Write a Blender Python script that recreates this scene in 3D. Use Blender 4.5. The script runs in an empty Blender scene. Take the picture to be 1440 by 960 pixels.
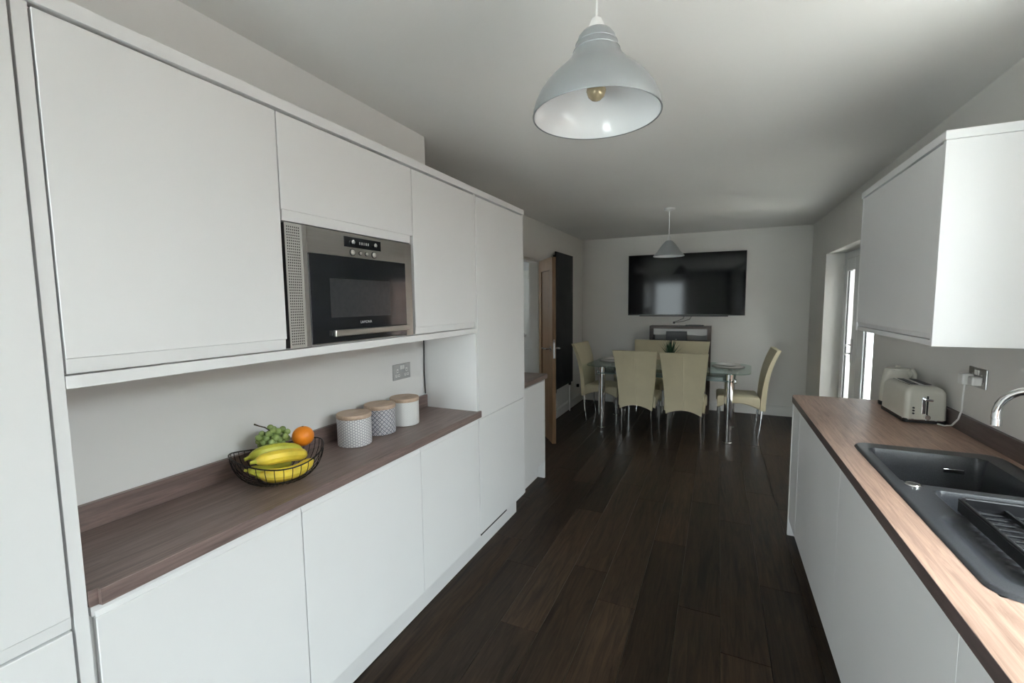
import bpy, bmesh, math, random
from mathutils import Vector, Matrix
random.seed(7)
PI = math.pi
sc = bpy.context.scene
col = sc.collection

# ------------------------------------------------------------------ camera
cam_d = bpy.data.cameras.new('camera')
cam = bpy.data.objects.new('camera', cam_d)
col.objects.link(cam)
cam_d.sensor_width = 36.0
cam_d.lens = 36.0 * 623.2446 / 1440.0
cam_d.clip_start = 0.02
_r = Vector((0.90698317, 0.42102827, -0.01080381))
_u = Vector((-0.0274573, 0.08470739, 0.99602749))
_f = Vector((-0.42027089, 0.90308353, -0.08838848))
cam.matrix_world = Matrix(((_r.x, _u.x, -_f.x, 0.0), (_r.y, _u.y, -_f.y, 0.0), (_r.z, _u.z, -_f.z, 1.5275), (0, 0, 0, 1)))
sc.camera = cam

# ------------------------------------------------------------------ world: bright overcast sky
SKY = 10.0
w = bpy.data.worlds.new('overcast_sky')
sc.world = w
w.use_nodes = True
bg = w.node_tree.nodes['Background']
bg.inputs[0].default_value = (0.90, 0.95, 1.0, 1)
# standard overcast distribution: zenith three times as bright as the horizon
_n, _l = w.node_tree.nodes, w.node_tree.links
_tc = _n.new('ShaderNodeTexCoord')
_sp = _n.new('ShaderNodeSeparateXYZ')
_l.new(_tc.outputs['Generated'], _sp.inputs[0])
_mr = _n.new('ShaderNodeMapRange')
_mr.inputs[1].default_value = 0.0
_mr.inputs[2].default_value = 1.0
_mr.inputs[3].default_value = SKY
_mr.inputs[4].default_value = SKY * 3.0
_l.new(_sp.outputs[2], _mr.inputs[0])
_l.new(_mr.outputs[0], bg.inputs[1])
sc.view_settings.view_transform = 'Standard'
sc.view_settings.look = 'None'
sc.view_settings.gamma = 1.0
sc.view_settings.use_curve_mapping = False
sc.view_settings.exposure = 0.02
sun_d = bpy.data.lights.new('sun', 'SUN')
sun_d.energy = 150.0
sun_d.color = (1.0, .98, .96)
sun_d.angle = math.radians(2)
sun = bpy.data.objects.new('sun', sun_d)
sun.rotation_euler = Vector((.12, -.62, -.77)).to_track_quat('-Z', 'Y').to_euler()
sun.location = (0, 12, 12)
col.objects.link(sun)


def portal(loc, rot, sx, sy):
    d = bpy.data.lights.new('window_portal', 'AREA')
    d.shape = 'RECTANGLE'
    d.size, d.size_y = sx, sy
    d.cycles.is_portal = True
    o = bpy.data.objects.new('window_portal', d)
    o.location = loc
    o.rotation_euler = rot
    col.objects.link(o)


# key planes of the place (metres)
ZC = 2.448
XR, XRO = 1.045, 1.32          # right wall, inner and outer face
XW = -1.90                     # left wall by the dining table
XK = -1.585                    # left wall behind the kitchen units
YB = 6.669                     # far wall
YR = -1.9                      # wall behind the camera
XL = -1.227                    # door faces of the left run
PAT = (4.08, 5.85, 2.01)       # glazed doors in the right wall
W1 = (.20, 1.62, .98, 2.28)  # window over the sink run, beside the camera
W2 = (-1.22, -.30, .10, 2.14)  # glazed door behind the camera
portal((XR + .12, (W1[0] + W1[1]) / 2, (W1[2] + W1[3]) / 2), (0, PI / 2, 0), W1[3] - W1[2], W1[1] - W1[0])
portal(((W2[0] + W2[1]) / 2, YR - .12, (W2[2] + W2[3]) / 2), (PI / 2, 0, 0), W2[1] - W2[0], W2[3] - W2[2])
portal((XR + .12, (PAT[0] + PAT[1]) / 2, PAT[2] / 2), (0, PI / 2, 0), PAT[2], PAT[1] - PAT[0])


# ------------------------------------------------------------------ materials
def new_mat(name):
    m = bpy.data.materials.new(name)
    m.use_nodes = True
    nt = m.node_tree
    return m, nt, nt.nodes['Principled BSDF']


def mat(name, c, rough=.5, metal=0.0, var=.04, scale=6.0, bump=0.0, bscale=80.0, spec=.5, coat=0.0, stretch=(1, 1, 1), sss=0.0):
    m, nt, b = new_mat(name)
    N, L = nt.nodes, nt.links
    tc = N.new('ShaderNodeTexCoord')
    mp = N.new('ShaderNodeMapping')
    mp.inputs['Scale'].default_value = stretch
    L.new(tc.outputs['Object'], mp.inputs[0])
    nz = N.new('ShaderNodeTexNoise')
    nz.inputs['Scale'].default_value = scale
    nz.inputs['Detail'].default_value = 4
    L.new(mp.outputs[0], nz.inputs['Vector'])
    r = N.new('ShaderNodeValToRGB')
    r.color_ramp.elements[0].position = .3
    r.color_ramp.elements[1].position = .7
    r.color_ramp.elements[0].color = tuple(max(0, x * (1 - var)) for x in c) + (1,)
    r.color_ramp.elements[1].color = tuple(min(1, x * (1 + var)) for x in c) + (1,)
    L.new(nz.outputs[0], r.inputs[0])
    L.new(r.outputs[0], b.inputs['Base Color'])
    b.inputs['Roughness'].default_value = rough
    b.inputs['Metallic'].default_value = metal
    b.inputs['Specular IOR Level'].default_value = spec
    b.inputs['Coat Weight'].default_value = coat
    b.inputs['Coat Roughness'].default_value = .08
    if sss:
        b.inputs['Subsurface Weight'].default_value = sss
        b.inputs['Subsurface Radius'].default_value = (.01, .01, .004)
    if bump:
        n2 = N.new('ShaderNodeTexNoise')
        n2.inputs['Scale'].default_value = bscale
        n2.inputs['Detail'].default_value = 3
        L.new(mp.outputs[0], n2.inputs['Vector'])
        bp = N.new('ShaderNodeBump')
        bp.inputs['Strength'].default_value = bump
        bp.inputs['Distance'].default_value = .002
        L.new(n2.outputs[0], bp.inputs['Height'])
        L.new(bp.outputs[0], b.inputs['Normal'])
    return m


def wood(name, dark, light, rough=.4, scale=9.0, stretch=(9, 1, 9), per_object=0.0, knots=0.0, bump=.15, spec=.5):
    """streaky wood grain running along local Y (stretch picks the axis)"""
    m, nt, b = new_mat(name)
    N, L = nt.nodes, nt.links
    tc = N.new('ShaderNodeTexCoord')
    mp = N.new('ShaderNodeMapping')
    mp.inputs['Scale'].default_value = stretch
    L.new(tc.outputs['Object'], mp.inputs[0])
    vec = mp.outputs[0]
    oi = None
    if per_object:
        oi = N.new('ShaderNodeObjectInfo')
        ml = N.new('ShaderNodeVectorMath')
        ml.operation = 'ADD'
        cm = N.new('ShaderNodeCombineXYZ')
        mm = N.new('ShaderNodeMath')
        mm.operation = 'MULTIPLY'
        mm.inputs[1].default_value = 57.0
        L.new(oi.outputs['Random'], mm.inputs[0])
        L.new(mm.outputs[0], cm.inputs[0])
        L.new(mm.outputs[0], cm.inputs[1])
        L.new(mp.outputs[0], ml.inputs[0])
        L.new(cm.outputs[0], ml.inputs[1])
        vec = ml.outputs[0]
    n1 = N.new('ShaderNodeTexNoise')
    n1.inputs['Scale'].default_value = scale * .35
    n1.inputs['Detail'].default_value = 8
    n1.inputs['Roughness'].default_value = .65
    n1.inputs['Distortion'].default_value = 1.2
    L.new(vec, n1.inputs['Vector'])
    r = N.new('ShaderNodeValToRGB')
    e = r.color_ramp.elements
    e[0].position, e[1].position = .3, .72
    e[0].color, e[1].color = dark + (1,), light + (1,)
    L.new(n1.outputs[0], r.inputs[0])
    cout = r.outputs[0]
    if per_object:
        hs = N.new('ShaderNodeHueSaturation')
        mr = N.new('ShaderNodeMapRange')
        mr.inputs[3].default_value = 1 - per_object
        mr.inputs[4].default_value = 1 + per_object
        L.new(oi.outputs['Random'], mr.inputs[0])
        L.new(mr.outputs[0], hs.inputs['Value'])
        L.new(cout, hs.inputs['Color'])
        cout = hs.outputs[0]
    if knots:
        vo = N.new('ShaderNodeTexNoise')
        vo.inputs['Scale'].default_value = 1.1
        vo.inputs['Detail'].default_value = 1
        L.new(vec, vo.inputs['Vector'])
        kr = N.new('ShaderNodeValToRGB')
        kr.color_ramp.elements[0].position = .62
        kr.color_ramp.elements[1].position = .74
        kr.color_ramp.elements[0].color = (0, 0, 0, 1)
        kr.color_ramp.elements[1].color = (knots, knots, knots, 1)
        L.new(vo.outputs[0], kr.inputs[0])
        mx = N.new('ShaderNodeMixRGB')
        mx.inputs[2].default_value = tuple(x * .25 for x in dark) + (1,)
        L.new(kr.outputs[0], mx.inputs[0])
        L.new(cout, mx.inputs[1])
        cout = mx.outputs[0]
    L.new(cout, b.inputs['Base Color'])
    b.inputs['Roughness'].default_value = rough
    b.inputs['Specular IOR Level'].default_value = spec
    bp = N.new('ShaderNodeBump')
    bp.inputs['Strength'].default_value = bump
    bp.inputs['Distance'].default_value = .0015
    L.new(n1.outputs[0], bp.inputs['Height'])
    L.new(bp.outputs[0], b.inputs['Normal'])
    return m


def glass_thin(name, tint=(.95, .98, .97), gloss=.12, rough=.0):
    """clear pane: mostly transparent with a little mirror"""
    m, nt, b = new_mat(name)
    N, L = nt.nodes, nt.links
    N.remove(b)
    t = N.new('ShaderNodeBsdfTransparent')
    t.inputs[0].default_value = tint + (1,)
    g = N.new('ShaderNodeBsdfGlossy')
    g.inputs['Roughness'].default_value = rough
    fr = N.new('ShaderNodeFresnel')
    ge = N.new('ShaderNodeNewGeometry')
    mr = N.new('ShaderNodeMapRange')      # same reflectance on both faces of the pane
    mr.inputs[3].default_value = 1.45
    mr.inputs[4].default_value = 1 / 1.45
    L.new(ge.outputs['Backfacing'], mr.inputs[0])
    L.new(mr.outputs[0], fr.inputs[0])
    mx = N.new('ShaderNodeMixShader')
    L.new(fr.outputs[0], mx.inputs[0])
    L.new(t.outputs[0], mx.inputs[1])
    L.new(g.outputs[0], mx.inputs[2])
    L.new(mx.outputs[0], N['Material Output'].inputs[0])
    return m


def pattern_mat(name, kind, base, ink):
    """printed ceramic: hexagon / interlaced / dotted motif wrapped round the cylinder"""
    m, nt, b = new_mat(name)
    N, L = nt.nodes, nt.links
    tc = N.new('ShaderNodeTexCoord')
    sp = N.new('ShaderNodeSeparateXYZ')
    L.new(tc.outputs['Object'], sp.inputs[0])

    def mth(op, a, bb=None, v=None):
        n = N.new('ShaderNodeMath')
        n.operation = op
        if hasattr(a, 'is_linked'):
            L.new(a, n.inputs[0])
        else:
            n.inputs[0].default_value = a
        if bb is not None:
            if hasattr(bb, 'is_linked'):
                L.new(bb, n.inputs[1])
            else:
                n.inputs[1].default_value = bb
        return n.outputs[0]
    ang = mth('ARCTAN2', sp.outputs[1], sp.outputs[0])
    u = mth('MULTIPLY', ang, .075)
    v = sp.outputs[2]
    cb = N.new('ShaderNodeCombineXYZ')
    L.new(u, cb.inputs[0])
    L.new(v, cb.inputs[1])
    if kind == 'lace':
        k = 2 * PI / .044
        p1 = mth('SINE', mth('MULTIPLY', mth('ADD', u, v), k))
        p2 = mth('SINE', mth('MULTIPLY', mth('SUBTRACT', u, v), k))
        q = mth('MULTIPLY', p1, p2)
        k3 = 2 * PI / .0085
        q2 = mth('SINE', mth('MULTIPLY', mth('ABSOLUTE', q), 7.5))
        fac = mth('GREATER_THAN', q2, .25)
    else:
        k = 2 * PI / (.0105 if kind == 'hex' else .0075)
        c1 = mth('COSINE', mth('MULTIPLY', u, k))
        c2 = mth('COSINE', mth('ADD', mth('MULTIPLY', u, k * .5), mth('MULTIPLY', v, k * .866)))
        c3 = mth('COSINE', mth('SUBTRACT', mth('MULTIPLY', u, k * .5), mth('MULTIPLY', v, k * .866)))
        tot = mth('ADD', c1, mth('ADD', c2, c3))
        fac = mth('LESS_THAN', tot, -.75) if kind == 'hex' else mth('GREATER_THAN', tot, 1.2)
    mx = N.new('ShaderNodeMixRGB')
    L.new(fac, mx.inputs[0])
    mx.inputs[1].default_value = base + (1,)
    mx.inputs[2].default_value = ink + (1,)
    L.new(mx.outputs[0], b.inputs['Base Color'])
    b.inputs['Roughness'].default_value = .35
    return m


M = {}
M['cab'] = mat('white_satin_cabinet', (.86, .86, .86), .38, var=.012, scale=2)
M['carcass'] = mat('white_melamine', (.76, .76, .75), .5, var=.015)
M['wall'] = mat('matt_white_emulsion', (.78, .765, .73), .9, var=.02, scale=1.5, bump=.05, bscale=300, spec=.2)
M['kwall'] = mat('kitchen_white_emulsion', (.85, .845, .83), .85, var=.015, scale=1.5, bump=.05, bscale=300, spec=.2)
M['ceil'] = mat('ceiling_emulsion', (.82, .81, .785), .95, var=.02, scale=1.2, bump=.05, bscale=260, spec=.1)
M['trim'] = mat('white_gloss_trim', (.78, .77, .74), .35, var=.02)
M['upvc'] = mat('white_upvc', (.85, .86, .87), .25, var=.01)
M['plank'] = wood('dark_walnut_plank', (.007, .0042, .0027), (.052, .032, .0195), .42, 7.0, (15, 1.2, 15), per_object=.32, knots=.75, bump=.25, spec=.22)
M['subfloor'] = mat('dark_plank_joint', (.006, .005, .004), .8)
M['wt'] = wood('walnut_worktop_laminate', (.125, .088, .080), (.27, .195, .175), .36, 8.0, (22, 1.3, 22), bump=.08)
M['wtr'] = wood('lit_walnut_worktop_laminate', (.28, .175, .132), (.58, .39, .30), .38, 8.0, (26, 1.3, 26), bump=.08)  # same laminate as the left run, window brightness put into its colour
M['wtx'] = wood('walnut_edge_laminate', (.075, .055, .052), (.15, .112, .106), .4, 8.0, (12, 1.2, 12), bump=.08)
M['oak'] = wood('oak_veneer', (.15, .082, .038), (.29, .165, .08), .45, 8.0, (10, 10, .8), bump=.1)
M['dwood'] = wood('dark_console_wood', (.035, .018, .012), (.075, .04, .027), .4, 8.0, (1, 10, 10), bump=.1)
M['steel'] = mat('brushed_steel', (.40, .385, .36), .34, 1.0, var=.06, scale=30, stretch=(1, .4, 30))
M['steel_lt'] = mat('pale_vent_steel', (.66, .65, .62), .4, 1.0, var=.04, scale=20)
M['chrome'] = mat('polished_chrome', (.86, .87, .88), .06, 1.0, var=.01)
M['satin'] = mat('satin_chrome_plate', (.5, .5, .5), .32, 1.0, var=.03)
M['ovenglass'] = mat('black_oven_glass', (.008, .009, .012), .09, var=.05, spec=.5)
M['ovenwin'] = mat('oven_window_mesh', (.035, .036, .04), .2, var=.1, scale=60)
M['black'] = mat('black_plastic', (.012, .012, .013), .35, var=.1)
M['screen'] = mat('tv_screen', (.002, .002, .003), .075, var=.1, spec=.32)
M['anthracite'] = mat('anthracite_paint', (.012, .012, .014), .5, var=.06, spec=.3)
M['dark'] = mat('gap_shade_and_dark_plastic', (.05, .05, .05), .8)  # shade of the foot slot as colour; plain dark plastic elsewhere
M['lampgrey'] = mat('silver_grey_lamp_paint', (.33, .35, .36), .36, .45, var=.03)
M['lampwhite'] = mat('white_lamp_enamel', (.86, .88, .89), .13, var=.01)
M['white'] = mat('white_plastic', (.82, .82, .80), .35, var=.01)
M['cream'] = mat('cream_enamel', (.70, .68, .60), .28, var=.015, coat=.3)
M['leather'] = mat('cream_leather', (.66, .59, .41), .5, var=.05, scale=5, bump=.2, bscale=220)
M['piping'] = mat('cream_piping', (.80, .73, .54), .5, var=.03)
M['ceramic'] = mat('white_ceramic', (.80, .79, .76), .2, var=.01)
M['lid'] = wood('pale_bamboo_lid', (.44, .31, .22), (.62, .47, .36), .5, 9.0, (12, 1.5, 12), bump=.08)
M['pat1'] = pattern_mat('grey_hexagon_print', 'hex', (.74, .73, .73), (.36, .36, .40))
M['pat2'] = pattern_mat('navy_interlaced_print', 'lace', (.78, .78, .79), (.06, .07, .12))
M['pat3'] = pattern_mat('pale_dotted_print', 'dot', (.76, .76, .75), (.62, .62, .62))
M['wire'] = mat('black_wire', (.01, .01, .01), .4, .3)
M['banana'] = mat('ripe_banana_peel', (.76, .57, .06), .42, var=.2, scale=14, sss=.05, stretch=(1, 1, 1))
M['banana_g'] = mat('greenish_banana_peel', (.58, .58, .07), .42, var=.2, scale=14, sss=.05)
M['btip'] = mat('banana_tip', (.12, .09, .03), .7, var=.2)
M['orange'] = mat('orange_peel', (.88, .26, .015), .38, var=.06, scale=12, bump=.35, bscale=170, sss=.05)
M['grape'] = mat('green_grape_skin', (.34, .45, .16), .25, var=.15, scale=30, sss=.15)
M['gstem'] = mat('grape_stalk', (.07, .05, .03), .7, var=.2)
M['leaf'] = mat('dark_green_leaf', (.025, .07, .03), .4, var=.35, scale=40)
M['pot'] = mat('grey_stone_pot', (.28, .27, .25), .6, var=.1)
M['sink'] = mat('black_granite_composite', (.042, .044, .050), .30, var=.25, scale=260, bump=.06, bscale=400)
M['tray'] = mat('black_drainer_plastic', (.012, .012, .014), .3, var=.1)
M['glass'] = glass_thin('window_glass')
M['tglass'] = glass_thin('greenish_table_glass', (.80, .90, .86))
M['frost'] = mat('green_frosted_glass', (.12, .17, .16), .15, var=.05)
M['amber'] = mat('amber_bulb_glass', (.46, .38, .24), .08, .3, var=.1)
M['patio'] = mat('pale_paving', (.57, .57, .56), .9, var=.15, scale=3)
M['dull_strip'] = mat('added_strip_grey', (.27, .265, .25), .9, var=.3, scale=9)  # surface of the strip added to dim bounced daylight
M['grey_txt'] = mat('grey_print', (.42, .42, .44), .5)
M['hall'] = mat('hall_paint', (.62, .62, .63), .9, var=.02)


# ------------------------------------------------------------------ geometry helpers
BOXY, CURVY = set(), set()


def B():
    bm = bmesh.new()
    BOXY.discard(id(bm))
    CURVY.discard(id(bm))
    return bm


def box(bm, x0, x1, y0, y1, z0, z1, bev=0.0, seg=2):
    BOXY.add(id(bm))
    vs = [bm.verts.new((x, y, z)) for x in (x0, x1) for y in (y0, y1) for z in (z0, z1)]
    idx = ((0, 1, 3, 2), (4, 6, 7, 5), (0, 4, 5, 1), (2, 3, 7, 6), (0, 2, 6, 4), (1, 5, 7, 3))
    fs = [bm.faces.new([vs[i] for i in f]) for f in idx]
    if bev > 0:
        es = list({e for f in fs for e in f.edges})
        bmesh.ops.bevel(bm, geom=es, offset=bev, segments=seg, affect='EDGES', profile=.5)
    return bm


def boxm(*a, **k):
    return box(B(), *a, **k)


def lathe(bm, prof, seg=32, c=(0, 0, 0), axis='z', cap=True):
    CURVY.add(id(bm))
    rings = []
    for r, z in prof:
        ring = []
        for i in range(seg):
            a = 2 * PI * i / seg
            p = (r * math.cos(a), r * math.sin(a), z)
            if axis == 'x':
                p = (z, p[0], p[1])
            elif axis == 'y':
                p = (p[0], z, p[1])
            ring.append(bm.verts.new((p[0] + c[0], p[1] + c[1], p[2] + c[2])))
        rings.append(ring)
    for a, b in zip(rings, rings[1:]):
        for i in range(seg):
            j = (i + 1) % seg
            bm.faces.new((a[i], a[j], b[j], b[i]))
    if cap:
        bm.faces.new(list(reversed(rings[0])))
        bm.faces.new(rings[-1])
    return bm


def tube(bm, pts, r, seg=8, closed=False, cap=True):
    CURVY.add(id(bm))
    pts = [Vector(p) for p in pts]
    n = len(pts)
    rr = r if isinstance(r, (list, tuple)) else [r] * n
    rings = []
    t0 = (pts[1] - pts[0]).normalized()
    nrm = t0.orthogonal().normalized()
    for i in range(n):
        if closed:
            t = (pts[(i + 1) % n] - pts[i - 1]).normalized()
        else:
            t = (pts[min(i + 1, n - 1)] - pts[max(i - 1, 0)]).normalized()
        nrm = (nrm - t * nrm.dot(t)).normalized()
        bn = t.cross(nrm)
        rings.append([bm.verts.new(pts[i] + (nrm * math.cos(2 * PI * k / seg) + bn * math.sin(2 * PI * k / seg)) * rr[i]) for k in range(seg)])
    m = n if closed else n - 1
    for i in range(m):
        a, b = rings[i], rings[(i + 1) % n]
        for k in range(seg):
            j = (k + 1) % seg
            bm.faces.new((a[k], a[j], b[j], b[k]))
    if cap and not closed:
        bm.faces.new(list(reversed(rings[0])))
        bm.faces.new(rings[-1])
    return bm


def prism(bm, poly, z0, z1, bev=0.0):
    BOXY.add(id(bm))
    lo = [bm.verts.new((x, y, z0)) for x, y in poly]
    hi = [bm.verts.new((x, y, z1)) for x, y in poly]
    n = len(poly)
    f1 = bm.faces.new(list(reversed(lo)))
    f2 = bm.faces.new(hi)
    for i in range(n):
        j = (i + 1) % n
        bm.faces.new((lo[i], lo[j], hi[j], hi[i]))
    if bev:
        bmesh.ops.bevel(bm, geom=list(f1.edges) + list(f2.edges), offset=bev, segments=2, affect='EDGES', profile=.5)
    return bm


def sphere(bm, c, r, seg=16, rings=10, sc3=(1, 1, 1)):
    res = bmesh.ops.create_uvsphere(bm, u_segments=seg, v_segments=rings, radius=r)
    for v in res['verts']:
        v.co = Vector((v.co.x * sc3[0] + c[0], v.co.y * sc3[1] + c[1], v.co.z * sc3[2] + c[2]))
    return bm


def root_loc(p):
    l = Vector((0, 0, 0))
    while p is not None:
        l += Vector(p.location)
        p = p.parent
    return l


def mk(name, bm, m, parent=None, smooth=True, world=True, label=None):
    """one mesh object; geometry given in world coordinates unless world=False"""
    bmesh.ops.recalc_face_normals(bm, faces=bm.faces)
    flat = id(bm) in BOXY and id(bm) not in CURVY
    me = bpy.data.meshes.new(name)
    bm.to_mesh(me)
    bm.free()
    if flat:
        smooth = False
    if smooth:
        for p in me.polygons:
            p.use_smooth = True
        try:
            me.set_sharp_from_angle(angle=math.radians(35))
        except Exception:
            pass
    me.materials.append(M[m] if isinstance(m, str) else m)
    o = bpy.data.objects.new(name, me)
    col.objects.link(o)
    if parent is not None:
        if world:
            me.transform(Matrix.Translation(-root_loc(parent)))
        o.parent = parent
    if label:
        o['label'] = label
    return o


def thing(name, label, cat, loc=(0, 0, 0), rotz=0.0, group=None, kind=None):
    o = bpy.data.objects.new(name, None)
    o.empty_display_size = .1
    o.location = loc
    o.rotation_euler = (0, 0, rotz)
    col.objects.link(o)
    if label:
        o['label'] = label
    if cat:
        o['category'] = cat
    if group:
        o['group'] = group
    if kind:
        o['kind'] = kind
    return o


def tag(o, label, cat, group=None):
    o['label'] = label
    o['category'] = cat
    if group:
        o['group'] = group
    return o


def recentre(o, loc):
    """move the object's origin to loc without moving the mesh"""
    o.data.transform(Matrix.Translation(-Vector(loc)))
    o.location = loc
    return o


def solo(name, bm, m, label, cat, loc=None, smooth=True, group=None):
    o = mk(name, bm, m, None, smooth)
    if loc:
        recentre(o, loc)
    return tag(o, label, cat, group)


def struct(name, bm, m, label=None, parent=None, smooth=False):
    o = mk(name, bm, m, parent, smooth)
    if parent is None:
        o['kind'] = 'structure'
    if label:
        o['label'] = label
    return o


def dup(root, loc, rotz, label, group=None):
    r = root.copy()
    col.objects.link(r)
    r.location = loc
    r.rotation_euler = (0, 0, rotz)
    r['label'] = label
    if group:
        r['group'] = group
    for ch in list(root.children):
        c = ch.copy()
        col.objects.link(c)
        c.parent = r
        for g in ch.children:
            d = g.copy()
            col.objects.link(d)
            d.parent = c
    return r


def text_mesh(s, size, m, parent, mat4, name='lettering'):
    cu = bpy.data.curves.new(name, 'FONT')
    cu.body = s
    cu.size = size
    cu.align_x = 'CENTER'
    cu.align_y = 'CENTER'
    cu.extrude = .0002
    tmp = bpy.data.objects.new('tmp_text', cu)
    col.objects.link(tmp)
    dg = bpy.context.evaluated_depsgraph_get()
    me = bpy.data.meshes.new_from_object(tmp.evaluated_get(dg))
    bpy.data.objects.remove(tmp)
    bpy.data.curves.remove(cu)
    me.transform(mat4)
    me.transform(Matrix.Translation(-root_loc(parent)))
    me.materials.clear()
    me.materials.append(M[m])
    o = bpy.data.objects.new(name, me)
    col.objects.link(o)
    o.parent = parent
    return o


# ------------------------------------------------------------------ setting
fl = struct('floor', boxm(-3.3, XRO, YR - .25, YB + .2, -.12, -.009), 'subfloor', 'dark walnut plank floor')
PW, PL, GAP = .192, 1.285, .0011
plank_cache = {}


def plank_mesh(ln):
    k = round(ln, 3)
    if k not in plank_cache:
        bm = B()
        box(bm, 0, PW - GAP, 0, ln - GAP, -.009, 0)
        es = [e for e in bm.edges if all(v.co.z > -.001 for v in e.verts)]
        bmesh.ops.bevel(bm, geom=es, offset=.0011, segments=1, affect='EDGES')
        bmesh.ops.recalc_face_normals(bm, faces=bm.faces)
        me = bpy.data.meshes.new('plank')
        bm.to_mesh(me)
        bm.free()
        me.materials.append(M['plank'])
        plank_cache[k] = me
    return plank_cache[k]


x = -1.87
ci = 0
while x < XR - .005:
    off = (ci * .47 + random.choice((0, .11, .23))) % PL
    y = -1.0 - off
    wcl = min(PW, XR - x)
    while y < YB:
        a, b_ = max(y, -1.0), min(y + PL, YB)
        if b_ - a > .02:
            o = bpy.data.objects.new('plank', plank_mesh(b_ - a))
            o.location = (x, a, 0)
            if wcl < PW - .01:
                o.scale.x = wcl / PW
            col.objects.link(o)
            o.parent = fl
        y += PL
    x += PW
    ci += 1

struct('ceiling', boxm(-3.3, XRO, YR - .25, YB + .2, ZC, ZC + .12), 'ceil')
struct('wall_back', boxm(-3.3, XRO, YB, YB + .2, 0, ZC), 'wall')

bm = B()  # right wall with the sink window and the glazed doors
for a in ((YR, W1[0], 0, ZC), (W1[0], W1[1], 0, W1[2]), (W1[0], W1[1], W1[3], ZC), (W1[1], PAT[0], 0, ZC), (PAT[0], PAT[1], PAT[2], ZC), (PAT[1], YB, 0, ZC)):
    box(bm, XR, XRO, a[0], a[1], a[2], a[3])
struct('wall_right', bm, 'wall')
bm = B()
for a in ((-3.3, W2[0], 0, ZC), (W2[1], XRO, 0, ZC), (W2[0], W2[1], 0, W2[2]), (W2[0], W2[1], W2[3], ZC)):
    box(bm, a[0], a[1], YR - .25, YR, a[2], a[3])
struct('wall_rear', bm, 'wall')
DOR = (4.03, 4.83, 2.005)
bm = B()
box(bm, XW - .10, XW, 2.195, DOR[0], 0, ZC)
box(bm, XW - .10, XW, DOR[0], DOR[1], DOR[2], ZC)
box(bm, XW - .10, XW, DOR[1], YB, 0, ZC)
struct('wall_left', bm, 'wall')
struct('wall_left', boxm(XW - .10, XK, YR, 2.195, 0, ZC), 'kwall', 'white kitchen wall behind the worktop')
struct('trim_1', boxm(XK, -1.51, YR, 2.118, 2.153, ZC), 'kwall', 'boxed-in bulkhead above the wall units')
# hall beyond the open door
struct('wall_hall', boxm(-3.3, XW - .10, 6.0, 6.12, 0, ZC), 'hall')
bm = B()
box(bm, -3.3, -3.2, YR, 4.5, 0, ZC)
box(bm, -3.3, -3.2, 4.9, 6.0, 0, ZC)
box(bm, -3.3, -3.2, 4.5, 4.9, 2.0, ZC)
box(bm, -3.3, -3.2, 4.5, 4.9, 0, 1.4)
struct('wall_hall', bm, 'hall')
struct('wall_hall', boxm(-3.2, XW - .10, 2.6, 2.7, 0, ZC), 'hall')
portal((-3.26, 4.7, 1.7), (0, -PI / 2, 0), .6, .4)  # unseen opening added so that daylight reaches the hall
w3 = thing('added_window_3', 'unseen hall window added to light the hall', None, (-3.25, 4.7, 1.4), kind='structure')
mk('window_frame', (lambda b: (box(b, -3.27, -3.22, 4.5, 4.54, 1.4, 2.0), box(b, -3.27, -3.22, 4.86, 4.9, 1.4, 2.0), box(b, -3.27, -3.22, 4.54, 4.86, 1.4, 1.44), box(b, -3.27, -3.22, 4.54, 4.86, 1.96, 2.0), b)[-1])(B()), 'upvc', w3)
mk('pane', boxm(-3.248, -3.242, 4.54, 4.86, 1.44, 1.96), 'glass', w3)

# outside ground, paving by the doors
struct('ground', boxm(-14, 16, -14, 18, -.35, -.15), 'patio')
struct('added_dull_strip', boxm(1.9, 3.7, 3.0, 15, -.1495, -.14), 'dull_strip')  # unseen dull strip added to cut light bounced into the dining end
cn = thing('added_shade_canopy', None, None, (2.4, 5, -.15), kind='structure')  # unseen canopy added to keep high sky light off the dining end
mk('added_canopy_roof', boxm(XRO + .002, 3.10, 3.1, 7.8, 2.38, 2.46), 'trim', cn, smooth=False)
for y_ in (3.35, 5.3, 7.3):
    mk('added_canopy_post', boxm(2.98, 3.08, y_, y_ + .1, -.149, 2.38), 'dwood', cn, smooth=False)
fc = thing('added_shade_fence', None, None, (3.8, 2, -.15), kind='structure')  # unseen fence added to block low sky from the upper doors
for i in range(14):
    mk('added_fence_panel', boxm(3.78, 3.82, -7 + i * 1.25, -5.79 + i * 1.25, -.149, 2.38), 'dwood', fc, smooth=False)
    mk('added_fence_post', boxm(3.75, 3.85, -7.04 + i * 1.25 + 1.25 - .02, -7.04 + i * 1.25 + 1.25 + .06, -.149, 2.45), 'dwood', fc, smooth=False)


def baseboard(name, x0, x1, y0, y1, ax):
    bm = B()
    box(bm, x0, x1, y0, y1, .001, .115)
    if ax == 'y':   # runs along x on the far wall
        box(bm, x0, x1, y0 + .006, y1, .115, .128)
    elif ax == 'l':
        box(bm, x0, x1 - .006, y0, y1, .115, .128)
    else:
        box(bm, x0 + .006, x1, y0, y1, .115, .128)
    return struct(name, bm, 'trim')


baseboard('baseboard_back', XW + .016, XR - .016, YB - .016, YB - .0005, 'y')
baseboard('baseboard_left', XW + .0005, XW + .016, DOR[1] + .07, YB - .0005, 'l')
baseboard('baseboard_right', XR - .016, XR - .0005, PAT[1], YB - .0005, 'r')
baseboard('baseboard_right', XR - .016, XR - .0005, 3.38, PAT[0], 'r')
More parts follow.
